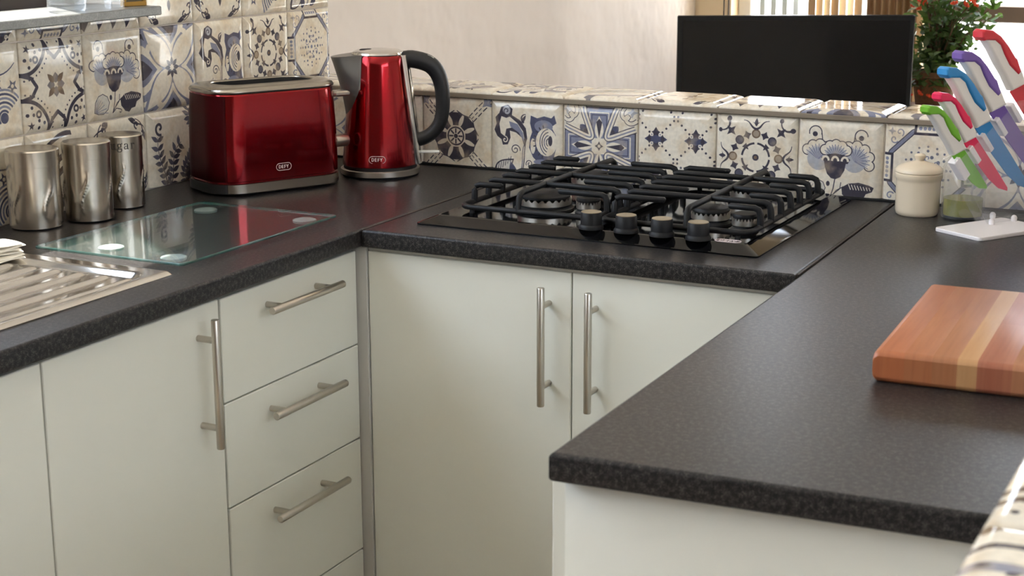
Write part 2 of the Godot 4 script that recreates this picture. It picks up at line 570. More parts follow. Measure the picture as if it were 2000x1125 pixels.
			for i in 9:
				var t := 1.9 + i * 0.32
				line([Vector2(0.79, 0.5) + Vector2(cos(t) * 0.15, sin(t) * 0.18), Vector2(0.79, 0.5) + Vector2(cos(t) * 0.19, sin(t) * 0.22)], 0.016, DK)
			line(bez(Vector2(0.5, 0.5), Vector2(0.46, 0.7), Vector2(0.5, 0.8), Vector2(0.42, 0.95)), 0.012, DK)
			line(bez(Vector2(0.47, 0.56), Vector2(0.43, 0.7), Vector2(0.48, 0.8), Vector2(0.4, 0.95)), 0.01, NV)
			line(spiral(Vector2(0.35, 0.62), 0.07, 0.2, -1.0, 1.5), 0.012, DK)
			line(spiral(Vector2(0.55, 0.79), 0.05, 2.6, 1.0, 1.4), 0.01, DK)
			fillp(leafp(Vector2(0.04, 0.97), Vector2(0.33, 0.74), 0.1), DK)
			fillp(leafp(Vector2(0.06, 0.95), Vector2(0.31, 0.76), 0.082), CR.lerp(PB, 0.3))
			for i in 7:
				line([Vector2(0.06 + 0.035 * i, 0.95 - 0.028 * i), Vector2(0.08 + 0.035 * i, 0.83 - 0.02 * i)], 0.008, DK)
			fillp(leafp(Vector2(0.34, 0.98), Vector2(0.28, 0.78), 0.05), NV)
			fillp(leafp(Vector2(0.5, 0.95), Vector2(0.64, 0.86), 0.045), NV)
		"medallion":
			turns(4)
			disc(Vector2(0.5, 0.215), 0.055, BR)
			disc(Vector2(0.5, 0.215), 0.038, BR.lerp(CR, 0.35))
			line(bez(Vector2(0.5, 0.16), Vector2(0.42, 0.14), Vector2(0.44, 0.06), Vector2(0.34, 0.06)), 0.028, DK, 0.006)
			line(bez(Vector2(0.5, 0.16), Vector2(0.58, 0.14), Vector2(0.56, 0.06), Vector2(0.66, 0.06)), 0.028, DK, 0.006)
			fillp(leafp(Vector2(0.5, 0.125), Vector2(0.5, 0.03), 0.022), DK)
			fillp(PackedVector2Array([Vector2(0.45, 0.075), Vector2(0.5, 0.09), Vector2(0.55, 0.075), Vector2(0.5, 0.11)]), DK)
			line(arc(Vector2(0.5, 0.5), 0.17, -PI / 4 - 0.68, -PI / 4 + 0.68, 16), 0.024, DK)
			fillp(PackedVector2Array([Vector2(0.62, 0.33), Vector2(0.67, 0.38), Vector2(0.59, 0.41)]), DK)
			line(arc(Vector2(0.08, 0.1), 0.09, -0.6, 2.0, 14), 0.03, DK, 0.01)
			disc(Vector2(0.16, 0.05), 0.03, DK)
			disc(Vector2(0.05, 0.19), 0.026, DK)
			fillp(starp(Vector2(0.19, 0.19), 0.075, 0.03, 4, PI / 4), DK)
			turns(8)
			fillp(starp(Vector2(0.5 + 0.285 * sin(PI / 8), 0.5 - 0.285 * cos(PI / 8)), 0.055, 0.03, 4, PI / 8), DK)
			sym = []
			for i in 4:
				sym.append(Transform2D(PI / 4 + PI / 2 * i, Vector2(0.5, 0.5)) * Transform2D(0, Vector2(-0.5, -0.5)))
			disc(Vector2(0.5, 0.215), 0.055, DK)
			disc(Vector2(0.5, 0.215), 0.04, DK.lerp(BL, 0.3))
			once()
			disc(Vector2(0.5, 0.5), 0.04, DK)
			disc(Vector2(0.5, 0.5), 0.02, BR)
		"octagon":
			var oc := []
			for i in 9:
				oc.append(Vector2(0.5, 0.5) + Vector2(cos(PI / 8 + PI / 4 * i), sin(PI / 8 + PI / 4 * i)) * 0.46)
			line(oc, 0.06, DK)
			line(oc, 0.04, BL)
			turns(4)
			fillp(PackedVector2Array([Vector2(0.33, 0.0), Vector2(0.67, 0.0), Vector2(0.67, 0.11), Vector2(0.33, 0.11)]), DK)
			fillp(PackedVector2Array([Vector2(0.36, 0.0), Vector2(0.64, 0.0), Vector2(0.64, 0.08), Vector2(0.36, 0.08)]), CR)
			for i in 5:
				disc(Vector2(0.4 + 0.05 * i, 0.035), 0.02, BL)
			line(spiral(Vector2(0.11, 0.17), 0.05, 0.5, 1.0, 1.0), 0.014, BL)
			line(spiral(Vector2(0.17, 0.09), 0.05, 1.0, -1.0, 1.0), 0.014, BL)
			fillp(starp(Vector2(0.08, 0.08), 0.05, 0.02, 4), BL)
			for k in [[0.08, 6, 0.018], [0.15, 10, 0.02], [0.215, 12, 0.016], [0.265, 16, 0.013]]:
				once()
				for i in k[1]:
					var t: float = TAU * i / k[1]
					disc(Vector2(0.5, 0.5) + Vector2(cos(t), sin(t)) * k[0], k[2], BL.lerp(DK, 0.3))
			turns(6)
			line(spiral(Vector2(0.5, 0.37), 0.04, 1.5, 1.0, 0.9), 0.012, BL)
			once()
			disc(Vector2(0.5, 0.5), 0.025, BL)
		"quatrefoil":
			turns(4)
			var w := arc(Vector2(0.5, 0.14), 0.16, PI * 0.12, PI * 0.88, 16)
			line(arc(Vector2(0.0, 0.0), 0.36, 0.0, PI / 2, 20), 0.044, DK)
			line([Vector2(0.36, 0.0), Vector2(0.4, 0.12), Vector2(0.5, 0.2), Vector2(0.6, 0.12), Vector2(0.64, 0.0)], 0.044, DK)
			for i in 11:
				var t := PI / 2 * (i + 0.5) / 11
				disc(Vector2(cos(t), sin(t)) * 0.425, 0.011, DK)
			fillp(leafp(Vector2(0.5, 0.48), Vector2(0.5, 0.36), 0.05), BR.lerp(BL, 0.5))
			fillp(starp(Vector2(0.08, 0.08), 0.05, 0.02, 5), DK)
			disc(Vector2(0.2, 0.2), 0.045, DK)
			disc(Vector2(0.2, 0.2), 0.02, CR)
			for p in [Vector2(0.28, 0.1), Vector2(0.1, 0.28), Vector2(0.13, 0.2), Vector2(0.2, 0.12), Vector2(0.05, 0.2), Vector2(0.2, 0.04)]:
				disc(p, 0.02, DK)
			sym = []
			for i in 4:
				sym.append(Transform2D(PI / 4 + PI / 2 * i, Vector2(0.5, 0.5)) * Transform2D(0, Vector2(-0.5, -0.5)))
			fillp(leafp(Vector2(0.5, 0.46), Vector2(0.5, 0.32), 0.035), BR)
		"wheel":
			sym = []
			for i in 4:
				sym.append(Transform2D(PI / 4 + PI / 2 * i, Vector2(0.5, 0.5)) * Transform2D(0, Vector2(-0.5, -0.5)))
			for x in [0.455, 0.545]:
				for k in 4:
					line([Vector2(x, 0.17 - 0.1 * k), Vector2(x, 0.1 - 0.1 * k)], 0.014, DK)
			for k in 5:
				line([Vector2(0.5, 0.17 - 0.08 * k), Vector2(0.5, 0.12 - 0.08 * k)], 0.01, DK)
			fillp(starp(Vector2(0.5, -0.14), 0.08, 0.04, 4), BL)
			turns(8)
			fillp(PackedVector2Array([Vector2(0.44, 0.36), Vector2(0.41, 0.3), Vector2(0.4, 0.22), Vector2(0.44, 0.19), Vector2(0.56, 0.19), Vector2(0.6, 0.22), Vector2(0.59, 0.3), Vector2(0.56, 0.36)]), DK)
			fillp(PackedVector2Array([Vector2(0.485, 0.36), Vector2(0.45, 0.28), Vector2(0.5, 0.2), Vector2(0.55, 0.28), Vector2(0.515, 0.36)]), DK)
			sym = []
			for i in 8:
				sym.append(Transform2D(PI / 8 + PI / 4 * i, Vector2(0.5, 0.5)) * Transform2D(0, Vector2(-0.5, -0.5)))
			fillp(leafp(Vector2(0.5, 0.38), Vector2(0.5, 0.17), 0.03), CR)
			line([Vector2(0.39, 0.185), Vector2(0.5, 0.2), Vector2(0.61, 0.185)], 0.012, DK)
			once()
			disc(Vector2(0.5, 0.5), 0.135, CR)
			line(arc(Vector2(0.5, 0.5), 0.115, 0, TAU, 32), 0.02, DK)
			disc(Vector2(0.5, 0.5), 0.03, DK)
			turns(8)
			line([Vector2(0.5, 0.46), Vector2(0.5, 0.4)], 0.02, DK)
		"cross":
			turns(4)
			fillp(PackedVector2Array([Vector2(0.32, 0.02), Vector2(0.68, 0.02), Vector2(0.68, 0.32), Vector2(0.32, 0.32)]), BL)
			line([Vector2(0.32, 0.34), Vector2(0.32, 0.02), Vector2(0.68, 0.02), Vector2(0.68, 0.34)], 0.014, DK)
			line([Vector2(0.37, 0.34), Vector2(0.37, 0.08), Vector2(0.63, 0.08), Vector2(0.63, 0.34)], 0.014, CR)
			line([Vector2(0.4, 0.34), Vector2(0.4, 0.11), Vector2(0.6, 0.11), Vector2(0.6, 0.34)], 0.012, NV)
			fillp(PackedVector2Array([Vector2(0.43, 0.14), Vector2(0.57, 0.14), Vector2(0.57, 0.4), Vector2(0.43, 0.4)]), BL)
			fillp(leafp(Vector2(0.5, 0.42), Vector2(0.5, 0.12), 0.06), CR)
			fillp(PackedVector2Array([Vector2(0.5, 0.4), Vector2(0.46, 0.2), Vector2(0.5, 0.155), Vector2(0.54, 0.2)]), DK)
			fillp(PackedVector2Array([Vector2(0.04, 0.3), Vector2(0.24, 0.38), Vector2(0.4, 0.4), Vector2(0.38, 0.24), Vector2(0.3, 0.04), Vector2(0.16, 0.16)]), CR)
			fillp(leafp(Vector2(0.24, 0.24), Vector2(0.365, 0.365), 0.05), NV)
			disc(Vector2(0.315, 0.315), 0.028, DK)
			for k in [[0.088, DK], [0.068, CR], [0.016, BL]]:
				line(bez(Vector2(0.02, 0.27), Vector2(0.50, 0.44), Vector2(0.44, 0.50), Vector2(0.27, 0.02), 24), k[0], k[1])
			for k in [[0.06, DK], [0.042, CR]]:
				line(bez(Vector2(0.0, 0.16), Vector2(0.1, 0.26), Vector2(0.2, 0.12), Vector2(0.1, 0.1)), k[0], k[1])
				line(bez(Vector2(0.16, 0.0), Vector2(0.26, 0.1), Vector2(0.12, 0.2), Vector2(0.1, 0.1)), k[0], k[1])
			fillp(starp(Vector2(0.06, 0.06), 0.07, 0.03, 4), PB)
			once()
			fillp(starp(Vector2(0.5, 0.5), 0.06, 0.03, 4), DK)
			disc(Vector2(0.5, 0.5), 0.02, CR)
		"lattice":
			for o in [Vector2(0.24, 0.36), Vector2(0.76, 0.36), Vector2(0.24, 0.88), Vector2(0.76, 0.88), Vector2(0.24, -0.16), Vector2(0.76, -0.16)]:
				for d in [Vector2(1, 1), Vector2(-1, 1), Vector2(1, -1), Vector2(-1, -1)]:
					for i in 4:
						disc(o + d * (0.085 + 0.05 * i), 0.014, DK)
				for i in 4:
					var d2 := Vector2(cos(PI / 2 * i), sin(PI / 2 * i))
					var s2 := Vector2(-d2.y, d2.x)
					fillp(leafp(o, o + d2 * 0.15, 0.04), NV if i % 2 == 0 else DK)
					fillp(PackedVector2Array([o + d2 * 0.085 + s2 * 0.06, o + d2 * 0.12, o + d2 * 0.085 - s2 * 0.06, o + d2 * 0.06]), DK)
				disc(o, 0.05, NV)
				for d in [Vector2(1, 1), Vector2(-1, 1), Vector2(1, -1), Vector2(-1, -1)]:
					disc(o + d * 0.055, 0.022, CR)
					disc(o + d * 0.055, 0.01, BL)
		"bracket":
			turns(4, true)
			line(spiral(Vector2(0.1, 0.2), 0.05, 0.0, 1.0, 1.0), 0.02, DK)
			line(bez(Vector2(0.02, 0.3), Vector2(0.14, 0.26), Vector2(0.04, 0.1), Vector2(0.2, 0.03)), 0.03, DK, 0.01)
			fillp(leafp(Vector2(0.2, 0.05), Vector2(0.32, 0.02), 0.025), DK)
			turns(4)
			fillp(leafp(Vector2(0.5, 0.3), Vector2(0.5, 0.16), 0.03), DK)
			fillp(leafp(Vector2(0.5, 0.46), Vector2(0.5, 0.34), 0.03), BL)
			once()
			disc(Vector2(0.5, 0.5), 0.05, DK)
			disc(Vector2(0.5, 0.5), 0.025, CR)
		"fern":
			for b in [[Vector2(0.3, 0.95), Vector2(0.3, 0.7), Vector2(0.12, 0.6), Vector2(0.16, 0.3)], [Vector2(0.35, 0.95), Vector2(0.5, 0.8), Vector2(0.34, 0.55), Vector2(0.6, 0.42)], [Vector2(0.7, 0.95), Vector2(0.6, 0.8), Vector2(0.72, 0.7), Vector2(0.8, 0.62)], [Vector2(0.9, 0.3), Vector2(0.98, 0.2), Vector2(0.7, 0.16), Vector2(0.8, 0.02)]]:
				var s := bez(b[0], b[1], b[2], b[3], 14)
				line(s, 0.02, DK, 0.008)
				for i in range(1, 14, 2):
					var d: Vector2 = (s[i + 1] - s[i]).normalized()
					var n := Vector2(-d.y, d.x)
					for sgn in [-1.0, 1.0]:
						fillp(leafp(s[i], s[i] + (n * sgn + d * 0.6) * 0.11, 0.03), DK if sgn > 0 else DK.lerp(BL, 0.4))
			line(spiral(Vector2(0.2, 0.2), 0.09, 1.2, 1.0, 1.0), 0.034, DK)
		"wave":
			for i in 5:
				fillp(PackedVector2Array([Vector2(0.02 + 0.24 * i - 0.12, 0.78), Vector2(0.02 + 0.24 * i + 0.1, 0.78), Vector2(0.02 + 0.24 * i, 0.98)]), DK if i % 2 else BR.lerp(BL, 0.4))
			line([Vector2(0, 0.76), Vector2(1, 0.76)], 0.02, DK)
			for i in 3:
				line(bez(Vector2(0.0, 0.1 + 0.22 * i), Vector2(0.35, -0.15 + 0.22 * i), Vector2(0.6, 0.4 + 0.22 * i), Vector2(1.0, 0.12 + 0.22 * i)), 0.09 if i != 1 else 0.05, [BR, DK, BL][i])
			for i in 8:
				fillp(leafp(Vector2(0.06 + 0.12 * i, 0.5 + 0.05 * sin(i * 2.1)), Vector2(0.12 + 0.12 * i, 0.46 + 0.05 * sin(i * 1.7)), 0.02), DK)
		"ribbon":
			for k in [[0.2, BR.lerp(BL, 0.35)], [0.14, BR.lerp(DK, 0.3)], [0.06, CR]]:
				line(bez(Vector2(-0.05, 0.7), Vector2(0.3, 0.75), Vector2(0.35, 0.15), Vector2(1.05, 0.35)), k[0], k[1])
			line(bez(Vector2(0.3, 1.0), Vector2(0.4, 0.7), Vector2(0.7, 0.9), Vector2(1.0, 0.6)), 0.1, BL.lerp(BR, 0.4))
			line(bez(Vector2(0.0, 0.2), Vector2(0.2, 0.3), Vector2(0.4, 0.0), Vector2(0.7, 0.05)), 0.05, DK)
			for i in 6:
				disc(Vector2(0.1 + 0.15 * i, 0.9 - 0.03 * (i % 2)), 0.02, DK)
		"seashell":
			for i in 6:
				line(arc(Vector2(0.7, 0.78), 0.08 + 0.045 * i, 2.4, 5.6, 20), 0.024, BL if i % 2 else NV)
			disc(Vector2(0.7, 0.78), 0.06, NV)
			line(bez(Vector2(0.1, 0.35), Vector2(0.3, 0.1), Vector2(0.6, 0.5), Vector2(0.9, 0.2)), 0.035, NV, 0.01)
			for p in [Vector2(0.25, 0.5), Vector2(0.35, 0.36), Vector2(0.62, 0.42), Vector2(0.2, 0.8), Vector2(0.38, 0.66), Vector2(0.85, 0.45)]:
				fillp(starp(p, 0.08, 0.035, 5, p.x * 5), NV)
				disc(p, 0.022, CR)
			line(spiral(Vector2(0.2, 0.2), 0.1, 0.5, 1.0, 1.3), 0.025, NV)

func make_tile_materials() -> void:
	var names := ["tulip", "star", "acanthus", "medallion", "octagon", "quatrefoil", "wheel", "cross", "lattice", "bracket", "fern", "wave", "ribbon", "seashell"]
	var blot := noise(77, 0.012, FastNoiseLite.TYPE_SIMPLEX_SMOOTH, 4)
	var fine := noise(78, 0.06, FastNoiseLite.TYPE_SIMPLEX_SMOOTH, 2)
	for k in names.size():
		cv = Image.create(CN, CN, false, Image.FORMAT_RGB8)
		cv.fill(CR)
		art(names[k])
		cv.resize(256, 256, Image.INTERPOLATE_BILINEAR)
		for y in 256:      # aged print: warm and grey blotches over everything
			for x in 256:
				var a := blot.get_noise_2d(x + k * 400, y) * 0.5 + 0.5
				var b := fine.get_noise_2d(x + k * 400, y + 3000) * 0.5 + 0.5
				var c := cv.get_pixel(x, y)
				c = c.lerp(Color(0.80, 0.71, 0.58), clampf((a - 0.5) * 1.6, 0, 0.45))
				c = c * (0.95 + 0.09 * b)
				cv.set_pixel(x, y, c)
		var m := mat(Color.WHITE, 0.05, 0.0, 0.5)
		m.albedo_texture = ImageTexture.create_from_image(cv)
		m.texture_repeat = false
		M["tile_" + names[k]] = m

# a bevelled tile in the xy plane, facing +z; lo/hi: the part of the full tile (0..1 each way) that is left after cutting
func tile_mesh(lo := Vector2.ZERO, hi := Vector2.ONE) -> ArrayMesh:
	var key := "%s %s" % [lo, hi]
	if not M.has("mesh " + key):
		var w := TP - 0.0032
		var g := Geo.new()
		var rings := []
		for e in [[0.0, 0.0], [0.0, 0.0026], [0.0006, 0.0038], [0.0022, 0.0051], [0.0070, 0.0074], [0.0110, 0.0088], [0.0138, 0.0093], [0.0165, 0.0094]]:
			var i: float = e[0] / w
			var a := Vector2(maxf(lo.x, i if lo.x <= 0 else lo.x), maxf(lo.y, i if lo.y <= 0 else lo.y))
			var b := Vector2(minf(hi.x, 1 - i if hi.x >= 1 else hi.x), minf(hi.y, 1 - i if hi.y >= 1 else hi.y))
			rings.append([a, Vector2(b.x, a.y), b, Vector2(a.x, b.y), e[1]])
		var P := func(q: Vector2, z: float) -> Vector3: return Vector3((q.x - 0.5) * w, (q.y - 0.5) * w, z)
		var UVf := func(q: Vector2) -> Vector2: return Vector2(q.x, 1 - q.y)
		var ks := [g.group(), g.group(), g.group(), g.group()]
		for i in rings.size() - 1:
			for j in 4:
				var j2 := (j + 1) % 4
				g.quaduv(P.call(rings[i][j], rings[i][4]), P.call(rings[i][j2], rings[i][4]), P.call(rings[i + 1][j2], rings[i + 1][4]), P.call(rings[i + 1][j], rings[i + 1][4]), ks[j] if i > 0 else -1, UVf.call(rings[i][j]), UVf.call(rings[i][j2]), UVf.call(rings[i + 1][j2]), UVf.call(rings[i + 1][j]))
		var t: Array = rings[-1]
		g.quaduv(P.call(t[0], t[4]), P.call(t[1], t[4]), P.call(t[2], t[4]), P.call(t[3], t[4]), -1, UVf.call(t[0]), UVf.call(t[1]), UVf.call(t[2]), UVf.call(t[3]))
		t = rings[0]
		g.quaduv(P.call(t[3], 0), P.call(t[2], 0), P.call(t[1], 0), P.call(t[0], 0), -1, Vector2(), Vector2(), Vector2(), Vector2())
		M["mesh " + key] = g.mesh()
	return M["mesh " + key]

func tile(parent: Node, kind: String, centre: Vector3, bas: Basis, lo := Vector2.ZERO, hi := Vector2.ONE) -> void:
	var o := put("tile", tile_mesh(lo, hi), M["tile_" + kind], parent)
	o.transform = Transform3D(bas, centre)

# ------------------------------------------------------------------ scene
func _ready() -> void:
	# camera
	var cam := Camera3D.new()
	cam.name = "camera"
	add_child(cam)
	cam.keep_aspect = Camera3D.KEEP_HEIGHT
	cam.fov = 20.15
	cam.near = 0.05
	cam.far = 200.0
	cam.position = Vector3(1.9088, CT + 0.5214, 2.7676)
	cam.rotation = Vector3(deg_to_rad(-13.665), deg_to_rad(26.876), deg_to_rad(-0.163))
	var lens := CameraAttributesPhysical.new()
	lens.frustum_focal_length = 67.53
	lens.frustum_focus_distance = 2.85
	lens.frustum_near = 0.05
	lens.frustum_far = 200.0
	lens.exposure_aperture = 15.0
	cam.attributes = lens
	cam.current = true
	# sky, sun, exposure
	var env := Environment.new()
	var sky := Sky.new()
	var sm := ProceduralSkyMaterial.new()
	sm.sky_top_color = c8(196, 210, 228)
	sm.sky_horizon_color = c8(230, 232, 232)
	sm.ground_bottom_color = c8(150, 145, 136)
	sm.ground_horizon_color = c8(190, 186, 178)
	sm.sky_energy_multiplier = 1.7
	sm.sun_angle_max = 1.0
	sky.sky_material = sm
	env.background_mode = Environment.BG_SKY
	env.sky = sky
	env.tonemap_mode = Environment.TONE_MAPPER_LINEAR
	env.tonemap_exposure = 3.25
	env.sdfgi_enabled = true
	env.ssao_enabled = true
	env.ssil_enabled = true
	var we := WorldEnvironment.new()
	we.name = "sky_and_exposure"
	we.environment = env
	add_child(we)
	var sun := DirectionalLight3D.new()
	sun.name = "sun"
	sun.light_energy = 3.2
	sun.light_color = c8(255, 248, 238)
	sun.light_angular_distance = 0.55
	sun.shadow_enabled = true
	add_child(sun)
	sun.look_at_from_position(Vector3.ZERO, Vector3(0.45, -1.0, 0.30))
	make_materials()
	make_tile_materials()
	room()
	outside()
	worktops()
	units()
	hob()
	toaster()
	kettle()
	canisters()
	glass_board()
	drainer()
	sill_things()
	pot()
	oil_jar()
	knife_stand()
	chopping_board()
	living_room()

const X0 := -0.009       # plaster face of the left wall (tiles stand proud to x = 0)
const ZB := -2.37        # living-room back wall
const XR := 4.1
const ZF := 4.3
const H := 2.55

func room() -> void:
	struct("floor", boxes([[Vector3(-0.25, -0.12, ZB - 0.2), Vector3(XR + 0.2, 0, ZF + 0.2)]]), M.floor, "beige floor of the kitchen and living room")
	struct("ceiling", boxes([[Vector3(-0.25, H, ZB - 0.2), Vector3(XR + 0.2, H + 0.15, ZF + 0.2)]]), M.ceil, "plain white ceiling over the kitchen")
	# left wall with the window over the sink
	var wz0 := 0.478
	var wz1 := 3.4
	var wy0 := CT + 0.317
	var wy1 := 2.35
	var wl := struct("wall_left", boxes([
		[Vector3(-0.25, 0, ZB - 0.2), Vector3(X0, H, wz0)], [Vector3(-0.25, 0, wz1), Vector3(X0, H, ZF + 0.2)],
		[Vector3(-0.25, 0, wz0), Vector3(X0, wy0, wz1)], [Vector3(-0.25, wy1, wz0), Vector3(X0, H, wz1)]], 0.0005), M.plaster, "cream plastered left wall, tiled behind the worktop")
	var bl := Basis(Vector3(0, 0, -1), Vector3.UP, Vector3.RIGHT)
	var rows := [
		["", "tulip", "quatrefoil", "fern", "bracket", "ribbon", "seashell", "octagon", "star", "tulip", "wave"],
		["octagon", "medallion", "acanthus", "star", "tulip", "quatrefoil", "seashell", "medallion", "acanthus", "cross", "wheel"],
		["acanthus", "seashell", "bracket", "bracket", "wave", "octagon", "lattice", "tulip", "fern", "wheel", "star"],
		["tulip", "cross", "quatrefoil", "lattice"], ["star", "wheel", "lattice", "octagon"], ["lattice", "tulip", "fern", "medallion"]]
	for r in rows.size():
		for k in rows[r].size():
			var lo := Vector2.ZERO
			var hi := Vector2.ONE
			var top: float = 0.138 + r * 0.1522
			if r == 0:
				lo.y = 0.09
			if rows[r][k] == "":
				continue
			if r == 2 and k >= 4:
				hi.y = 0.17
			tile(wl, rows[r][k], V(X0, top - 0.0764, (k - 0.5) * TP - 0.001), bl, lo, hi)
	# back wall of the living room: window, then a glazed door
	var wa0 := 0.115
	var wa1 := 0.66
	var da0 := 0.745
	var da1 := 1.45
	struct("wall_back", boxes([
		[Vector3(-0.25, 0, ZB - 0.2), Vector3(wa0, H, ZB)], [Vector3(wa1, 0, ZB - 0.2), Vector3(da0, H, ZB)], [Vector3(da1, 0, ZB - 0.2), Vector3(2.2, H, ZB)], [Vector3(3.3, 0, ZB - 0.2), Vector3(XR + 0.2, H, ZB)],
		[Vector3(wa0, 0, ZB - 0.2), Vector3(wa1, 0.86, ZB)], [Vector3(wa0, 2.1, ZB - 0.2), Vector3(wa1, H, ZB)], [Vector3(da0, 2.1, ZB - 0.2), Vector3(da1, H, ZB)],
		[Vector3(2.2, 0, ZB - 0.2), Vector3(3.3, 0.55, ZB)], [Vector3(2.2, 2.1, ZB - 0.2), Vector3(3.3, H, ZB)]], 0.0005), M.beige, "beige far wall of the living room behind the television")
	var rz0 := 1.3
	var rz1 := 4.1
	struct("wall_right", boxes([
		[Vector3(XR, 0, ZB - 0.2), Vector3(XR + 0.2, H, rz0)], [Vector3(XR, 0, rz1), Vector3(XR + 0.2, H, ZF + 0.2)],
		[Vector3(XR, 0, rz0), Vector3(XR + 0.2, 1.7, rz1)], [Vector3(XR, 2.45, rz0), Vector3(XR + 0.2, H, rz1)]], 0.0005), M.plaster, "cream right-hand wall of the room")
	struct("wall_front", boxes([[Vector3(-0.25, 0, ZF), Vector3(XR + 0.2, H, ZF + 0.2)]], 0.0005), M.taupe, "taupe wall behind the viewer")
	# low tiled partition behind the hob
	var pb := struct("wall_partition", boxes([[Vector3(X0, 0, -0.138), Vector3(1.76, CT + 0.1375, X0)]], 0.001), M.plaster, "low partition behind the hob faced and capped with patterned tiles")
	var face := ["star", "tulip", "wheel", "acanthus", "cross", "lattice", "medallion", "tulip", "octagon", "star", "quatrefoil", "fern"]
	var bb := Basis()
	for k in range(0, 12):
		var x := 0.4605 + TP * (k - 3)
		if x > 1.72:
			break
		tile(pb, face[k], V(x + TP / 2, 0.1372 - 0.0764, X0), bb, Vector2(0, 0.095), Vector2.ONE)
	var caps := ["wave", "ribbon", "fern", "acanthus", "ribbon", "bracket", "wave", "star", "ribbon", "wave", "tulip", "fern"]
	var bc := Basis(Vector3.RIGHT, Vector3(0, 0, -1), Vector3.UP)
	for k in range(0, 12):
		var x := 0.4605 + TP * (k - 3) + 0.004
		if x > 1.72:
			break
		tile(pb, caps[k], V(x + TP / 2, 0.1450, -0.0725), bc)
	struct("grout_strip", boxes([[V(0.001, 0.1366, -0.13), V(1.74, 0.1458, 0.0035)]], 0.001), M.grout, "", pb)
	struct("sealant_bead", boxes([[V(0.0, -0.001, X0), V(1.74, 0.004, 0.002)]], 0.001), M.dark, "", pb)
	# low tiled wall on the outer side of the peninsula
	var pr := struct("wall_peninsula", boxes([[Vector3(1.762, 0, -0.138), Vector3(1.892, CT + 0.1375, 2.35)]], 0.001), M.plaster, "low wall beside the peninsula capped with patterned tiles")
	var bp := Basis(Vector3.RIGHT, Vector3(0, 0, -1), Vector3.UP)
	var cap2 := ["ribbon", "tulip", "fern", "star", "wave", "medallion", "cross", "ribbon", "acanthus", "bracket", "wheel", "ribbon", "wave", "quatrefoil", "tulip", "star"]
	for k in 16:
		tile(pr, cap2[k], V(1.8225, 0.1450, -0.021 + TP * (k + 0.5)), bp)
	# windows
	window_frame("window_1", Vector3(wa0, 0.86, ZB - 0.12), Vector3(wa1, 2.1, ZB - 0.07), 0, M.whitepaint, [], "white-framed window behind the television")
	window_frame("window_2", Vector3(-0.16, wy0, wz0), Vector3(-0.11, wy1, wz1), 2, M.bronze, [], "dark-framed window over the sink")
	window_frame("window_added_3", Vector3(XR + 0.08, 1.7, rz0), Vector3(XR + 0.13, 2.45, rz1), 2, M.bronze, [], "unseen dark-framed window added high in the right-hand wall to light the units")  # unseen, added high up to bring daylight onto the left-hand units
	window_frame("window_4", Vector3(2.2, 0.55, ZB - 0.12), Vector3(3.3, 2.1, ZB - 0.07), 0, M.bronze, [CT + 0.155], "dark-framed window right of the patio door")
	window_frame("door_1", Vector3(da0, 0.0, ZB - 0.12), Vector3(da1, 2.1, ZB - 0.07), 0, M.doorframe, [CT + 0.155], "glazed patio door with a dark middle rail")
	# sill slab of the window over the sink
	struct("trim_1", boxes([[Vector3(-0.12, CT + 0.317, 0.478), Vector3(0.062, CT + 0.3325, 3.4)]], 0.0015), M.sill, "grey stone window sill above the splashback")

func window_frame(called: String, a: Vector3, b: Vector3, axis: int, m: Material, rails: Array, label: String) -> void:
	# axis 0: the window runs along x; 2: along z
	var t := 0.045
	var list := [[a, Vector3(b.x, a.y + t, b.z)], [Vector3(a.x, b.y - t, a.z), b]]
	var n := 2 if axis == 2 or b.x - a.x > 1.0 else 1
	for i in n + 1:
		var k := float(i) / n
		if axis == 0:
			var x := lerpf(a.x, b.x - t, k)
			list.append([Vector3(x, a.y, a.z), Vector3(x + t, b.y, b.z)])
		else:
			var z := lerpf(a.z, b.z - t, k)
			list.append([Vector3(a.x, a.y, z), Vector3(b.x, b.y, z + t)])
	for r in rails:
		list.append([Vector3(a.x, r - 0.026, a.z), Vector3(b.x, r + 0.026, b.z)])
	var f := struct(called, boxes(list, 0.003), m, label)
	var mid := (a + b) * 0.5
	if axis == 0:
		struct("pane", boxes([[Vector3(a.x + 0.02, a.y + 0.02, mid.z - 0.002), Vector3(b.x - 0.02, b.y - 0.02, mid.z + 0.002)]], 0.0), M.pane, "", f)
	else:
		struct("pane", boxes([[Vector3(mid.x - 0.002, a.y + 0.02, a.z + 0.02), Vector3(mid.x + 0.002, b.y - 0.02, b.z - 0.02)]], 0.0), M.pane, "", f)

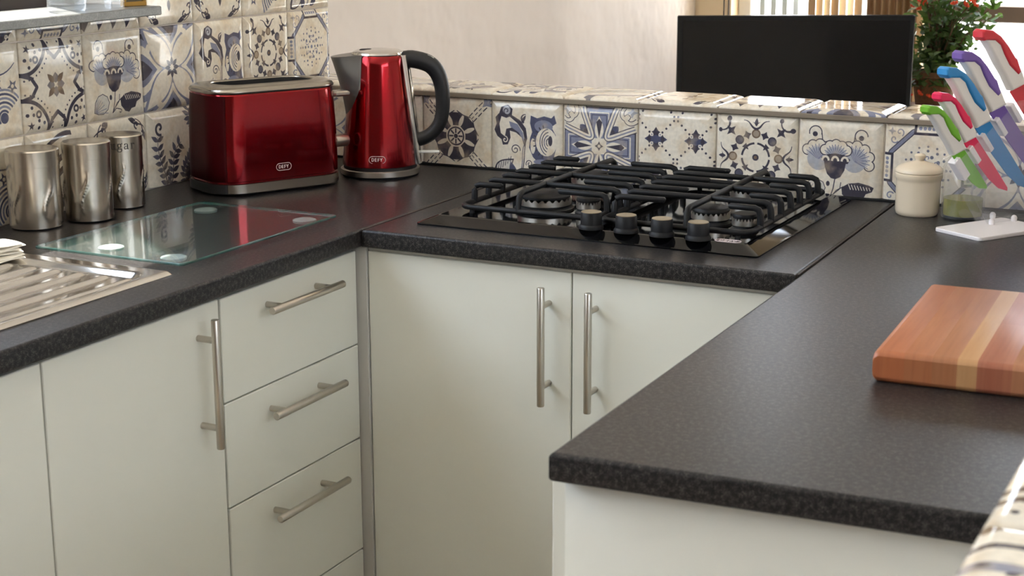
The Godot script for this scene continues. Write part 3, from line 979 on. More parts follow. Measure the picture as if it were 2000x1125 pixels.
func outside() -> void:
	var gnd := struct("ground", boxes([[Vector3(-30, -0.3, -34), Vector3(34, -0.121, 34)]], 0.0), M.paving, "pale sunlit paving outside")
	gnd.set_meta("category", "paving")
	var f := thing("garden_fence", "white picket fence seen through the window above the television", "fence", Vector3(-1.25, -0.121, -4.4))
	var g := Geo.new()
	g.prism(PackedVector2Array([Vector2(-0.011, 0), Vector2(0.011, 0), Vector2(0.011, 1.16), Vector2(0, 1.18), Vector2(-0.011, 1.16)]), -0.008, 0.008, 0.001, Transform3D(), 1)
	var pk := g.mesh()
	for i in 22:
		put("picket", pk, M.whitepaint, f, Vector3(i * 0.052, 0, 0))
	for y in [0.25, 0.95]:
		g = Geo.new()
		g.box(Vector3(0.55, y, -0.02), Vector3(1.2, 0.05, 0.022), 0.002)
		put("rail", g.mesh(), M.whitepaint, f)
	var h := thing("hedge", "dull green clipped hedge beyond the white fence", "hedge", Vector3(-1.9, -0.121, -6.6))
	g = Geo.new()
	var nz := noise(5, 3.0)
	var rings := []
	for e in [[0.0, 0.92], [0.15, 1.0], [0.6, 1.0], [0.96, 0.98], [1.02, 0.86], [1.05, 0.5]]:
		var r := PackedVector3Array()
		for p in rrect(1.9 * e[1], 0.5 * e[1], 0.1, e[0], 10):
			r.append(p + Vector3(1, 1, 1) * 0.05 * nz.get_noise_3d(p.x * 2, p.y * 3, p.z * 3))
		rings.append(r)
	g.loft(rings)
	put("foliage", g.mesh(), M.hedge, h)

func worktops() -> void:
	var xf := Transform3D(Basis(Vector3.RIGHT, Vector3(0, 0, 1), Vector3(0, -1, 0)), Vector3(0, CT, 0))   # xy -> xz, z down
	var g := Geo.new()
	g.prism(PackedVector2Array([Vector2(0.002, 0.002), Vector2(0.5375, 0.002), Vector2(0.543, 0.6087), Vector2(0.543, 1.95), Vector2(0.002, 1.95)]), 0.0, 0.029, 0.004, xf)
	var a := tagged(put("worktop", g.mesh(), M.worktop), "dark speckled laminate worktop carrying the toaster and the drainer", "worktop", "dark laminate worktops")
	g = Geo.new()
	g.prism(PackedVector2Array([Vector2(0.541, 0.002), Vector2(1.2485, 0.002), Vector2(1.2615, 0.6087), Vector2(0.5465, 0.6087)]), 0.0, 0.029, 0.004, xf)
	tagged(put("worktop", g.mesh(), M.worktop), "dark speckled laminate worktop around the gas hob", "worktop", "dark laminate worktops")
	g = Geo.new()
	g.prism(PackedVector2Array([Vector2(1.2535, 0.002), Vector2(1.759, 0.002), Vector2(1.759, 1.411), Vector2(1.2735, 1.437), Vector2(1.2665, 0.607)]), 0.0, 0.0295, 0.005, xf, 4)
	tagged(put("worktop", g.mesh(), M.worktop), "dark speckled laminate peninsula worktop under the chopping board", "worktop", "dark laminate worktops")
	for e in [[Vector3(0.5390, 0, 0.004), Vector3(0.5447, 0, 0.607), "dark joint strip between the toaster worktop and the hob worktop"], [Vector3(1.2510, 0, 0.004), Vector3(1.2640, 0, 0.606), "dark joint strip between the hob worktop and the peninsula"]]:
		g = Geo.new()
		var d: Vector3 = e[1] - e[0]
		g.box((e[0] + e[1]) * 0.5 + Vector3(0, CT - 0.0140, 0), Vector3(0.0030, 0.0285, d.length()), 0.0006, Basis(Vector3.UP, atan2(d.x, d.z)))
		tagged(put("joint_strip", g.mesh(), M.bronze), e[2], "strip", "worktop joint strips")

func bar_handle(parent: Node, a: Vector3, b: Vector3, out: Vector3, r := 0.006) -> void:
	# a, b: ends of the bar axis; out: from the front to the bar
	var g := Geo.new()
	var d := (b - a).normalized()
	var up := Vector3(0.3, 0.5, 0.2)
	g.tube([a, a + d * 0.001, b - d * 0.001, b], [r * 0.9, r, r, r * 0.9], 16, 1.0, up)
	var l := a.distance_to(b)
	for t in [0.16, 0.84]:
		var p: Vector3 = a + d * l * float(t)
		g.tube([p, p - out], r * 0.8, 12, 1.0, up)
	put("handle", g.mesh(), M.steel, parent)

func panel(a: Vector3, b: Vector3) -> ArrayMesh:
	return boxes([[a, b]], 0.0012)

func units() -> void:
	var xf := 0.525      # front plane of the left run
	var zf := 0.5905     # front plane of the run under the hob
	var y0 := 0.105
	var yt := CT - 0.0375
	var yb := CT - 0.0305
	# left run: drawers by the corner, then two doors
	var dr := thing("drawer_unit", "white unit of four drawers with steel bar handles by the corner", "drawers", Vector3(0.27, 0, 0.777))
	put("body", boxes([[Vector3(-0.255, 0.1, -0.181), Vector3(xf - 0.27 - 0.019, yb, 0.1815)]], 0.001), M.unit_edge, dr)
	put("plinth", boxes([[Vector3(-0.2, 0, -0.181), Vector3(0.19, 0.1, 0.1815)]], 0.001), M.unit_edge, dr)
	var ys := [yt, CT - 0.1955, CT - 0.357, CT - 0.554, y0]
	for i in 4:
		var d := put("drawer_front", panel(Vector3(xf - 0.27 - 0.018, ys[i + 1] + 0.0012, -0.1805), Vector3(xf - 0.27, ys[i] - 0.0012, 0.1805)), M.unit, dr)
		var yh: float = [CT - 0.0715, CT - 0.2337, CT - 0.397, CT - 0.61][i]
		bar_handle(d, Vector3(xf - 0.27 + 0.031, yh, -0.0935), Vector3(xf - 0.27 + 0.031, yh, 0.0985), Vector3(0.031, 0, 0))
	for e in [[1.1405, 0.3565, "white base unit with one door left of the drawers", 1.0095], [1.5, 0.3565, "white base unit under the drainer at the left edge", 9.0]]:
		var c := thing("base_cabinet", e[2], "cabinet", Vector3(0.27, 0, e[0]), 0, "white base units")
		var w: float = e[1] * 0.5
		put("body", boxes([[Vector3(-0.255, 0.1, -w), Vector3(xf - 0.27 - 0.019, yb, w)]], 0.001), M.unit_edge, c)
		put("plinth", boxes([[Vector3(-0.2, 0, -w), Vector3(0.19, 0.1, w)]], 0.001), M.unit_edge, c)
		var d := put("door", panel(Vector3(xf - 0.27 - 0.018, y0, -w), Vector3(xf - 0.27, yt, w)), M.unit, c)
		var hz: float = 1.0115 - e[0] if e[3] < 5 else w - 0.05
		bar_handle(d, Vector3(xf - 0.27 + 0.031, CT - 0.2415, hz), Vector3(xf - 0.27 + 0.031, CT - 0.0525, hz), Vector3(0.031, 0, 0))
	# corner filler
	var g := Geo.new()
	g.box(Vector3(0.5285, (yt + y0) / 2 + 0.003, 0.5770), Vector3(0.0300, yt - y0 + 0.006, 0.035), 0.001)
	tagged(put("corner_filler", g.mesh(), M.filler), "narrow grey filler strip in the corner beside the drawers", "filler")
	# unit under the hob: two doors
	var hc := thing("base_cabinet", "white two-door base unit under the gas hob", "cabinet", Vector3(0.9, 0, 0.3), 0, "white base units")
	put("body", boxes([[Vector3(-0.353, 0.1, -0.29), Vector3(0.362, yb - 0.03, zf - 0.3 - 0.019)]], 0.001), M.unit_edge, hc)
	put("plinth", boxes([[Vector3(-0.357, 0, -0.25), Vector3(0.362, 0.1, 0.22)]], 0.001), M.unit_edge, hc)
	for e in [[0.5445, 0.9062, 0.8693], [0.9086, 1.262, 0.9480]]:
		var d := put("door", panel(Vector3(e[0] - 0.9, y0, zf - 0.3 - 0.018), Vector3(e[1] - 0.9, yt, zf - 0.3)), M.unit, hc)
		bar_handle(d, Vector3(e[2] - 0.9, CT - 0.2465, zf - 0.3 + 0.03), Vector3(e[2] - 0.9, CT - 0.0585, zf - 0.3 + 0.03), Vector3(0, 0, 0.03))
	g = Geo.new()
	g.box(Vector3(0.9, CT - 0.0335, zf - 0.006), Vector3(0.71, 0.0068, 0.010), 0.0008)
	tagged(put("trim_rail", g.mesh(), M.filler), "thin grey rail under the front edge of the hob worktop", "rail")
	# peninsula: end panel and doors facing the aisle
	var pc := thing("base_cabinet", "white peninsula unit with a plain end panel", "cabinet", Vector3(1.5, 0, 1.0), 0, "white base units")
	put("body", boxes([[Vector3(-0.216, 0.1, -0.37), Vector3(0.255, yb, 0.371)]], 0.001), M.unit_edge, pc)
	put("plinth", boxes([[Vector3(-0.17, 0, -0.37), Vector3(0.25, 0.1, 0.36)]], 0.001), M.unit_edge, pc)
	g = Geo.new()
	g.prism(PackedVector2Array([Vector2(-0.2185, 0.416), Vector2(0.256, 0.391), Vector2(0.256, 0.374), Vector2(-0.2185, 0.397)]), 0.0, yb - 0.0, 0.001, Transform3D(Basis(Vector3.RIGHT, Vector3(0, 0, 1), Vector3(0, -1, 0)), Vector3(0, yb, 0)), 1)
	put("end_panel", g.mesh(), M.unit, pc)
	for e in [[-0.37, 0.0], [0.0025, 0.4055]]:
		var d := put("door", panel(Vector3(-0.2375, y0, e[0]), Vector3(-0.2195, yt, e[1])), M.unit, pc)
		var hz: float = e[0] + 0.05
		bar_handle(d, Vector3(-0.2685, CT - 0.2465, hz), Vector3(-0.2685, CT - 0.0585, hz), Vector3(-0.031, 0, 0))

# ------------------------------------------------------------------ lettering in a stadium outline
func badge(parent: Node, at: Transform3D, w: float, bend := 0.0) -> void:
	# an oval outline with four letters; bend: radius of the upright cylinder that it lies on
	var h := w * 0.42
	var g := Geo.new()
	var pts := []
	var wrap := func(x: float, y: float, z: float) -> Vector3:
		if bend > 0.0:
			return at * Vector3(sin(x / bend) * (bend + z), y, cos(x / bend) * (bend + z) - bend)
		return at * Vector3(x, y, z)
	for i in 40:
		var t := TAU * i / 40.0
		var cx := (w - h) / 2 * (1.0 if cos(t) > 0 else -1.0)
		pts.append(wrap.call(cx + cos(t) * h / 2, sin(t) * h / 2, 0.0001))
	g.ringtube(pts, w * 0.02, 6)
	put("badge_outline", g.mesh(), M.letter, parent)
	var f := SystemFont.new()
	f.font_names = PackedStringArray(["Droid Sans"])
	f.font_weight = 700
	var txt := "DEFY"
	for i in 4:
		var tm := TextMesh.new()
		tm.font = f
		tm.font_size = 16
		tm.pixel_size = w * 0.0175
		tm.depth = 0.0006
		tm.text = txt[i]
		tm.curve_step = 2.0
		var x := w * (-0.255 + 0.17 * i)
		var o := put("letter", tm, M.letter, parent)
		var yaw := x / bend if bend > 0.0 else 0.0
		o.transform = at * Transform3D(Basis(Vector3.UP, yaw), at.affine_inverse() * wrap.call(x, 0.0, 0.0002))

# ------------------------------------------------------------------ hob
func hob() -> void:
	var t := thing("gas_hob", "black gas hob with four knobs set in the worktop", "hob", V(0.8905, 0, 0.275))
	var o := Vector3(0.8905, 0, 0.275)
	var g := Geo.new()
	var rings := []
	for e in [[0.580, 0.516, 0.0005], [0.580, 0.516, 0.0025], [0.576, 0.512, 0.0035], [0.528, 0.466, 0.0135], [0.522, 0.460, 0.0142]]:
		rings.append(rrect(e[0], e[1], 0.008, e[2], 4))
	g.loft(rings, [1, 2, 3])
	put("plate", g.mesh(), M.enamel, t)
	var top := 0.0142
	for b in [[0.762, 0.385, 0.045, "big"], [0.748, 0.168, 0.034, "mid"], [1.052, 0.382, 0.031, "mid"], [1.046, 0.172, 0.034, "mid"], [0.845, 0.392, 0.020, "small"], [1.118, 0.410, 0.020, "small"]]:
		var at := Vector3(b[0], top, b[1]) - o
		var r: float = b[2]
		g = Geo.new()
		g.lathe([Vector2(r * 1.1, 0), Vector2(r * 1.1, 0.003), Vector2(r * 0.92, 0.006), Vector2(r * 0.92, 0.0085)], Vector3(), 40)
		var base := put("burner", g.mesh(), M.dark, t, at)
		# toothed aluminium ring
		g = Geo.new()
		var n := 96
		var rr := []
		for lv in [[0.94, 0.0085, 0.0], [1.0, 0.0095, 0.0], [1.0, 0.0165, 0.0], [1.0, 0.0205, 1.0], [0.8, 0.0205, 1.0]]:
			var ring := PackedVector3Array()
			for j in n:
				var a := TAU * j / n
				var notch: float = 0.0034 * lv[2] if (j / 2) % 2 == 0 else 0.0
				ring.append(Vector3(cos(a) * r * lv[0], lv[1] - notch, sin(a) * r * lv[0]))
			rr.append(ring)
		g.loft(rr, [1, 2, 3])
		put("flame_ring", g.mesh(), M.alu, base)
		g = Geo.new()
		g.lathe([Vector2(r * 0.9, 0.0195), Vector2(r * 0.97, 0.0215), Vector2(r * 0.97, 0.0245), Vector2(r * 0.9, 0.027), Vector2(r * 0.3, 0.0275)], Vector3(), 40)
		put("burner_cap", g.mesh(), M.iron, base)
	for i in 4:
		var at := Vector3(0.8985 + 0.0595 * i, top, 0.5005 + 0.0012 * i) - o
		g = Geo.new()
		g.lathe([Vector2(0.0195, 0), Vector2(0.0195, 0.003), Vector2(0.0182, 0.0055), Vector2(0.0168, 0.007), Vector2(0.0165, 0.025), Vector2(0.0155, 0.0262)], Vector3(), 32)
		var k := put("knob", g.mesh(), M.iron, t, at)
		g = Geo.new()
		g.lathe([Vector2(0.0156, 0.0258), Vector2(0.0156, 0.0268), Vector2(0.0145, 0.0272)], Vector3(), 32)
		put("knob_face", g.mesh(), M.knobtop, k)
	badge(t, Transform3D(Basis(Vector3.RIGHT, Vector3(0, 0, -1), Vector3.UP), Vector3(1.122, top + 0.0002, 0.4975) - o), 0.04)
	# cast-iron pan supports
	for q in [[0.652, 0.8935, 0.7585, 0.476, "cast-iron pan support over the left burners of the hob"], [0.9055, 1.149, 1.0475, 0.480, "cast-iron pan support over the right burners of the hob"]]:
		var s := thing("pan_support", q[4], "pan support", V((q[0] + q[1]) / 2, top, 0.275), 0, "pan supports on the hob")
		var off := Vector3((q[0] + q[1]) / 2, top, 0.275)
		var yl := 0.0105 + top
		var yt := 0.0535
		var x0: float = q[0]
		var x1: float = q[1]
		g = Geo.new()
		var loop := []
		for p in rrect(x1 - x0, q[3] - 0.078, 0.02, yl - top, 5):
			loop.append(p + Vector3(0, 0, (q[3] + 0.078) / 2 - 0.275))
		g.ringtube(loop, 0.0046, 8)
		for fx in [x0 + 0.02, x1 - 0.02]:
			for fz in [0.09, q[3] - 0.005]:
				g.tube([Vector3(fx, top, fz) - off, Vector3(fx, yl, fz) - off], [0.0045, 0.0036], 8)
		put("frame", g.mesh(), M.iron, s)
		g = Geo.new()
		g.tube([Vector3(q[2], yl, q[3]) - off, Vector3(q[2], yt - 0.008, q[3] - 0.004) - off, Vector3(q[2], yt - 0.002, q[3] - 0.010) - off, Vector3(q[2], yt, q[3] - 0.018) - off, Vector3(q[2], yt, 0.098) - off, Vector3(q[2], yt - 0.006, 0.086) - off, Vector3(q[2], yl, 0.078) - off], 0.005, 8)
		put("spine_bar", g.mesh(), M.iron, s)
		for i in 7:
			var z := 0.4255 - 0.0507 * i
			for side in [0, 1]:
				var xs: float = x0 if side == 0 else x1
				var d := 1.0 if side == 0 else -1.0
				var reach: float
				if i % 2 == 1:
					reach = absf(q[2] - xs)
				else:
					reach = 0.086 if (side == 0) == (x0 > 0.8) else 0.052
				g = Geo.new()
				g.tube([Vector3(xs, yl, z) - off, Vector3(xs + d * 0.001, yt - 0.01, z) - off, Vector3(xs + d * 0.004, yt - 0.003, z) - off, Vector3(xs + d * 0.011, yt, z) - off, Vector3(xs + d * (reach - 0.002), yt, z) - off, Vector3(xs + d * reach, yt - 0.001, z) - off], [0.0056, 0.0054, 0.0052, 0.005, 0.0048, 0.0036], 8)
				put("finger", g.mesh(), M.iron, s)

# ------------------------------------------------------------------ toaster and kettle
func toaster() -> void:
	var t := thing("toaster", "glossy red and silver two-slice toaster against the tiled wall", "toaster", V(0.1705, 0, 0.3415), deg_to_rad(63.3))
	var L := 0.262
	var D := 0.160
	var R := 0.055
	var g := Geo.new()
	g.loft([rrect(L - 0.02, D - 0.02, R, 0.0, 8), rrect(L - 0.012, D - 0.012, R, 0.004, 8), rrect(L - 0.012, D - 0.012, R, 0.007, 8)], [1])
	put("foot", g.mesh(), M.dark, t)
	g = Geo.new()
	g.loft([rrect(L, D, R, 0.0045, 10), rrect(L + 0.002, D + 0.002, R, 0.006, 10), rrect(L + 0.001, D + 0.001, R, 0.0215, 10), rrect(L - 0.004, D - 0.004, R, 0.023, 10)], [1, 2])
	put("skirt", g.mesh(), M.toaster_steel, t)
	g = Geo.new()
	var rings := []
	for e in [[-0.004, 0.0225], [-0.004, 0.0255], [0.0, 0.027], [0.0, 0.06], [-0.002, 0.11], [-0.005, 0.15], [-0.008, 0.178], [-0.010, 0.181]]:
		rings.append(rrect(L + e[0], D + e[0], R, e[1], 14))
	g.loft(rings, [1, 2, 6], true, false)
	put("body", g.mesh(), M.red, t)
	for lv in [[0.0006, [[-0.004, 0.0256], [0.0, 0.0271], [0.0, 0.06], [-0.002, 0.11], [-0.005, 0.15], [-0.008, 0.178]], "end_shade"], [0.0012, [[0.002, 0.0058], [0.0012, 0.0218]], "skirt_shade"]]:  # thin dark sheets over the left end and skirt, painting its shade
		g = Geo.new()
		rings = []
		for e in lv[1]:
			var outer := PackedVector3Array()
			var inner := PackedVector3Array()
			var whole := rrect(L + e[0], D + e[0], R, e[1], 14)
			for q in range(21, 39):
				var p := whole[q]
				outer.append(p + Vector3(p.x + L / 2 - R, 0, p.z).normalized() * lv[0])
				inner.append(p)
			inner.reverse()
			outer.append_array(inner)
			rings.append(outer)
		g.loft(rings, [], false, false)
		put(lv[2], g.mesh(), M.side if lv[2] == "end_shade" else M.dark, t)
	g = Geo.new()
	rings = []
	for e in [[-0.012, 0.1785], [-0.010, 0.1805], [-0.006, 0.182], [-0.005, 0.185], [-0.009, 0.189], [-0.018, 0.1915], [-0.034, 0.1925]]:
		rings.append(rrect(L + e[0], D + e[0], R, e[1], 12))
	rings.append(rrect(0.196, 0.094, 0.036, 0.1935, 12))
	rings.append(rrect(0.192, 0.090, 0.035, 0.1945, 12))
	rings.append(rrect(0.188, 0.086, 0.034, 0.1935, 12))
	rings.append(rrect(0.187, 0.085, 0.034, 0.1915, 12))
	g.loft(rings, [7, 9], false, false)
	put("top_rim", g.mesh(), M.toaster_steel, t)
	g = Geo.new()
	g.loft([rrect(0.1872, 0.0852, 0.034, 0.1918, 8), rrect(0.186, 0.084, 0.033, 0.1, 8)], [], false, true)
	put("slot_well", g.mesh(), M.cavity, t)
	g = Geo.new()
	g.box(Vector3(0, 0.182, 0), Vector3(0.186, 0.012, 0.014), 0.002)
	put("slot_divider", g.mesh(), M.toaster_steel, t)
	g = Geo.new()
	g.box(Vector3(L / 2 + 0.012, 0.163, 0.030), Vector3(0.034, 0.010, 0.030), 0.003)
	put("lever", g.mesh(), M.steel, t)
	g = Geo.new()
	g.lathe([Vector2(0.012, 0), Vector2(0.012, 0.026), Vector2(0.0105, 0.028)], Vector3(L / 2 - 0.004, 0.076, 0.036), 28, Basis(Vector3(0, 0, 1), -PI / 2))
	put("browning_knob", g.mesh(), M.steel, t)
	badge(t, Transform3D(Basis(), Vector3(-0.004, 0.0465, D / 2 + 0.0002)), 0.030)

func kettle_r(y: float) -> float:
	var c := Curve.new()
	return lerpf(0.0722, 0.0505, pow(clampf((y - 0.02) / 0.208, 0, 1), 1.15))

func kettle() -> void:
	var t := thing("kettle", "glossy red electric kettle with a black handle beside the toaster", "kettle", V(0.2955, 0, 0.1405), deg_to_rad(26.9))
	var g := Geo.new()
	g.lathe([Vector2(0.072, 0.0), Vector2(0.073, 0.004)], Vector3(), 56)
	put("foot", g.mesh(), M.dark, t)
	g = Geo.new()
	g.lathe([Vector2(0.074, 0.004), Vector2(0.0755, 0.005), Vector2(0.0755, 0.0145), Vector2(0.074, 0.0155)], Vector3(), 64)
	put("base_ring", g.mesh(), M.steel, t)
	g = Geo.new()
	g.lathe([Vector2(0.070, 0.0155), Vector2(0.0695, 0.0215)], Vector3(), 56)
	put("base_gap", g.mesh(), M.dark, t)
	g = Geo.new()
	var prof := [Vector2(0.069, 0.0215), Vector2(kettle_r(0.023), 0.0225)]
	for i in 14:
		var y := 0.026 + 0.0153 * i
		prof.append(Vector2(kettle_r(y), y))
	prof.append(Vector2(kettle_r(0.228) - 0.002, 0.2285))
	g.lathe(prof, Vector3(), 72)
	put("body", g.mesh(), M.red, t)
	g = Geo.new()
	g.lathe([Vector2(0.0485, 0.228), Vector2(0.0495, 0.230), Vector2(0.0485, 0.2335), Vector2(0.042, 0.2365), Vector2(0.025, 0.2385), Vector2(0.004, 0.2392)], Vector3(), 56)
	var lid := put("lid", g.mesh(), M.chrome, t)
	g = Geo.new()
	g.lathe([Vector2(0.0135, 0.0), Vector2(0.0135, 0.0016), Vector2(0.011, 0.0024)], Vector3(-0.021, 0.2365, 0.004), 28)
	put("lid_inset", g.mesh(), M.dark, lid)
	# beak
	g = Geo.new()
	var rings := []
	for i in 15:
		var k := i / 14.0
		var y := lerpf(0.095, 0.2305, k)
		var prot := 0.0365 * pow(k, 1.5)
		var r := PackedVector3Array()
		var rb := kettle_r(y) + 0.0006
		for j in 21:
			var a := deg_to_rad(-58.0 + 116.0 * j / 20.0)
			var w := pow(maxf(0.0, cos(a * 1.55)), 1.7)
			var rad := rb - 0.004 * (1 - k) + prot * w + 0.0022 * k
			r.append(Vector3(-cos(a) * rad, y - 0.006 * k * (w), sin(a) * rad))
		r.append(Vector3(-0.02, y, 0.02))
		r.append(Vector3(-0.02, y, -0.02))
		rings.append(r)
	g.loft(rings, [])
	put("spout", g.mesh(), M.spout, t)
	# chrome mount between shell and handle
	g = Geo.new()
	rings = []
	for i in 12:
		var y := lerpf(0.0225, 0.2285, i / 11.0)
		var rb := kettle_r(y)
		var r := PackedVector3Array()
		for p in [[rb - 0.012, -0.021], [rb + 0.001, -0.021], [rb + 0.006, -0.014], [rb + 0.008, 0.0], [rb + 0.006, 0.014], [rb + 0.001, 0.021], [rb - 0.012, 0.021]]:
			r.append(Vector3(p[0] - p[1] * p[1] * 5.0, y, p[1]))
		rings.append(r)
	g.loft(rings)
	put("handle_mount", g.mesh(), M.chrome, t)
	g = Geo.new()
	var hp := [[0.048, 0.2185, 0.0140], [0.0640, 0.2195, 0.0145], [0.0875, 0.2140, 0.0145], [0.1020, 0.2055, 0.0140], [0.1125, 0.1910, 0.0132], [0.1185, 0.1720, 0.0125], [0.1212, 0.1460, 0.0120], [0.1200, 0.1190, 0.0115], [0.1150, 0.0990, 0.0113], [0.1050, 0.0840, 0.0112], [0.0920, 0.0735, 0.0112], [0.0790, 0.0680, 0.0115], [0.0660, 0.0660, 0.0118]]
	var pts := []
	var rad := []
	var cu := Curve3D.new()
	for i in hp.size() - 1:
		for s in 3:
			var k := s / 3.0
			var p0: Array = hp[maxi(i - 1, 0)]
			var p1: Array = hp[i]
			var p2: Array = hp[i + 1]
			var p3: Array = hp[mini(i + 2, hp.size() - 1)]
			pts.append(Vector3(cubic_interpolate(p1[0], p2[0], p0[0], p3[0], k), cubic_interpolate(p1[1], p2[1], p0[1], p3[1], k), 0))
			rad.append(lerpf(p1[2], p2[2], k))
	g.tube(pts, rad, 18, 1.15, Vector3(0, 0, 1))
	put("handle", g.mesh(), M.black, t)
	g = Geo.new()
	g.box(Vector3(0.0985, 0.2235, 0), Vector3(0.018, 0.005, 0.014), 0.002, Basis(Vector3(0, 0, 1), -0.45))
	put("lid_button", g.mesh(), M.filler, t)
	g = Geo.new()
	g.box(Vector3(0.093, 0.0425, -0.006), Vector3(0.040, 0.0045, 0.012), 0.0015)
	put("switch_lever", g.mesh(), M.whitepaint, t)
	var rb2 := kettle_r(0.036)
	badge(t, Transform3D(Basis(), Vector3(0.0, 0.0385, rb2 - 0.0004)), 0.031, rb2)

# ------------------------------------------------------------------ canisters
func canisters() -> void:
	var toward := Vector3(0.664, 0, 0.748)
	var spots := [[Vector3(0.0862, 0, 0.8494), 0.0418, 0.128, 0.3, "brushed steel canister with embossed wave, nearest the left edge"], [Vector3(0.1205, 0, 0.7608), 0.0385, 0.131, 1.0, "brushed steel canister with embossed wave, middle of three"], [Vector3(0.094, 0, 0.6442), 0.036, 0.126, 2.2, "brushed steel sugar canister behind, nearest the toaster"]]
	for s in spots:
		var r: float = s[1]
		var hh: float = s[2]
		var c: Vector3 = s[0] - toward * r
		if c.x - r < 0.003:
			c.x = r + 0.003
		var t := thing("canister", s[4], "canister", Vector3(c.x, CT, c.z), 0, "steel canisters on the worktop")
		var g := Geo.new()
		var rings := []
		var n := 120
		var rows := 44
		for i in rows + 1:
			var y := lerpf(0.003, hh - 0.027, float(i) / rows)
			var ring := PackedVector3Array()
			for j in n:
				var a := TAU * j / n
				var e := 0.0
				for w in 5:     # an embossed wavy ribbon repeated round the body
					var mid: float = s[3] + TAU * w / 5 + 0.16 * sin((y - 0.01) / (hh - 0.03) * TAU * 1.15)
					var d := absf(wrapf(a - mid, -PI, PI))
					var env := clampf((y - 0.012) / 0.02, 0, 1) * clampf((hh - 0.045 - y) / 0.02, 0, 1)
					e += 0.0024 * env * exp(-d * d / 0.005) * (1.0 if wrapf(a - mid, -PI, PI) > 0 else 0.55)
				ring.append(Vector3(cos(a) * (r + e), y, sin(a) * (r + e)))
			rings.append(ring)
		g.loft(rings)
		put("body", g.mesh(), M.can, t)
		g = Geo.new()
		g.lathe([Vector2(r - 0.003, 0), Vector2(r - 0.001, 0.003)], Vector3(), 48)
		put("foot", g.mesh(), M.dark, t)
		g = Geo.new()
		g.lathe([Vector2(r - 0.001, hh - 0.0275), Vector2(r + 0.0006, hh - 0.0268), Vector2(r + 0.0008, hh - 0.002), Vector2(r - 0.001, hh), Vector2(r - 0.004, hh - 0.0004), Vector2(r - 0.010, hh - 0.0015), Vector2(0.002, hh - 0.0022)], Vector3(), 64)
		put("lid", g.mesh(), M.can, t)
		if s[3] > 2:
			var f := SystemFont.new()
			f.font_names = PackedStringArray(["Droid Serif"])
			for i in 5:
				var tm := TextMesh.new()
				tm.font = f
				tm.font_size = 16
				tm.pixel_size = 0.0011
				tm.depth = 0.0005
				tm.text = "sugar"[i]
				var o := put("letter", tm, M.bronze, t)
				var ang := 0.72 + (i - 2.2) * 0.30
				o.transform = Transform3D(Basis(Vector3.UP, ang), Vector3(sin(ang) * (r + 0.0008), hh - 0.016, cos(ang) * (r + 0.0008)))

func glass_board() -> void:
	var t := thing("glass_board", "clear glass worktop saver lying between drainer and toaster", "glass board", V(0.327, 0, 0.7605))
	var g := Geo.new()
	var w := 0.278
	var d := 0.408
	g.loft([rrect(w - 0.0012, d - 0.0012, 0.006, 0.0045, 5), rrect(w - 0.0012, d - 0.0012, 0.006, 0.0085, 5)])
	put("sheet", g.mesh(), M.board_glass, t)
	g = Geo.new()
	g.loft([rrect(w - 0.0015, d - 0.0015, 0.006, 0.0046, 5), rrect(w, d, 0.006, 0.0053, 5), rrect(w, d, 0.006, 0.0079, 5), rrect(w - 0.0015, d - 0.0015, 0.006, 0.0086, 5)], [], false, false)
	put("polished_edge", g.mesh(), M.board_edge, t)
	for q in [[-0.1, -0.165], [0.1, -0.165], [-0.045, 0.14], [0.085, 0.155]]:
		g = Geo.new()
		g.lathe([Vector2(0.019, 0.0), Vector2(0.0195, 0.0035), Vector2(0.018, 0.0044)], Vector3(q[0], 0, q[1]), 24)
		put("foot_pad", g.mesh(), M.pad, t)

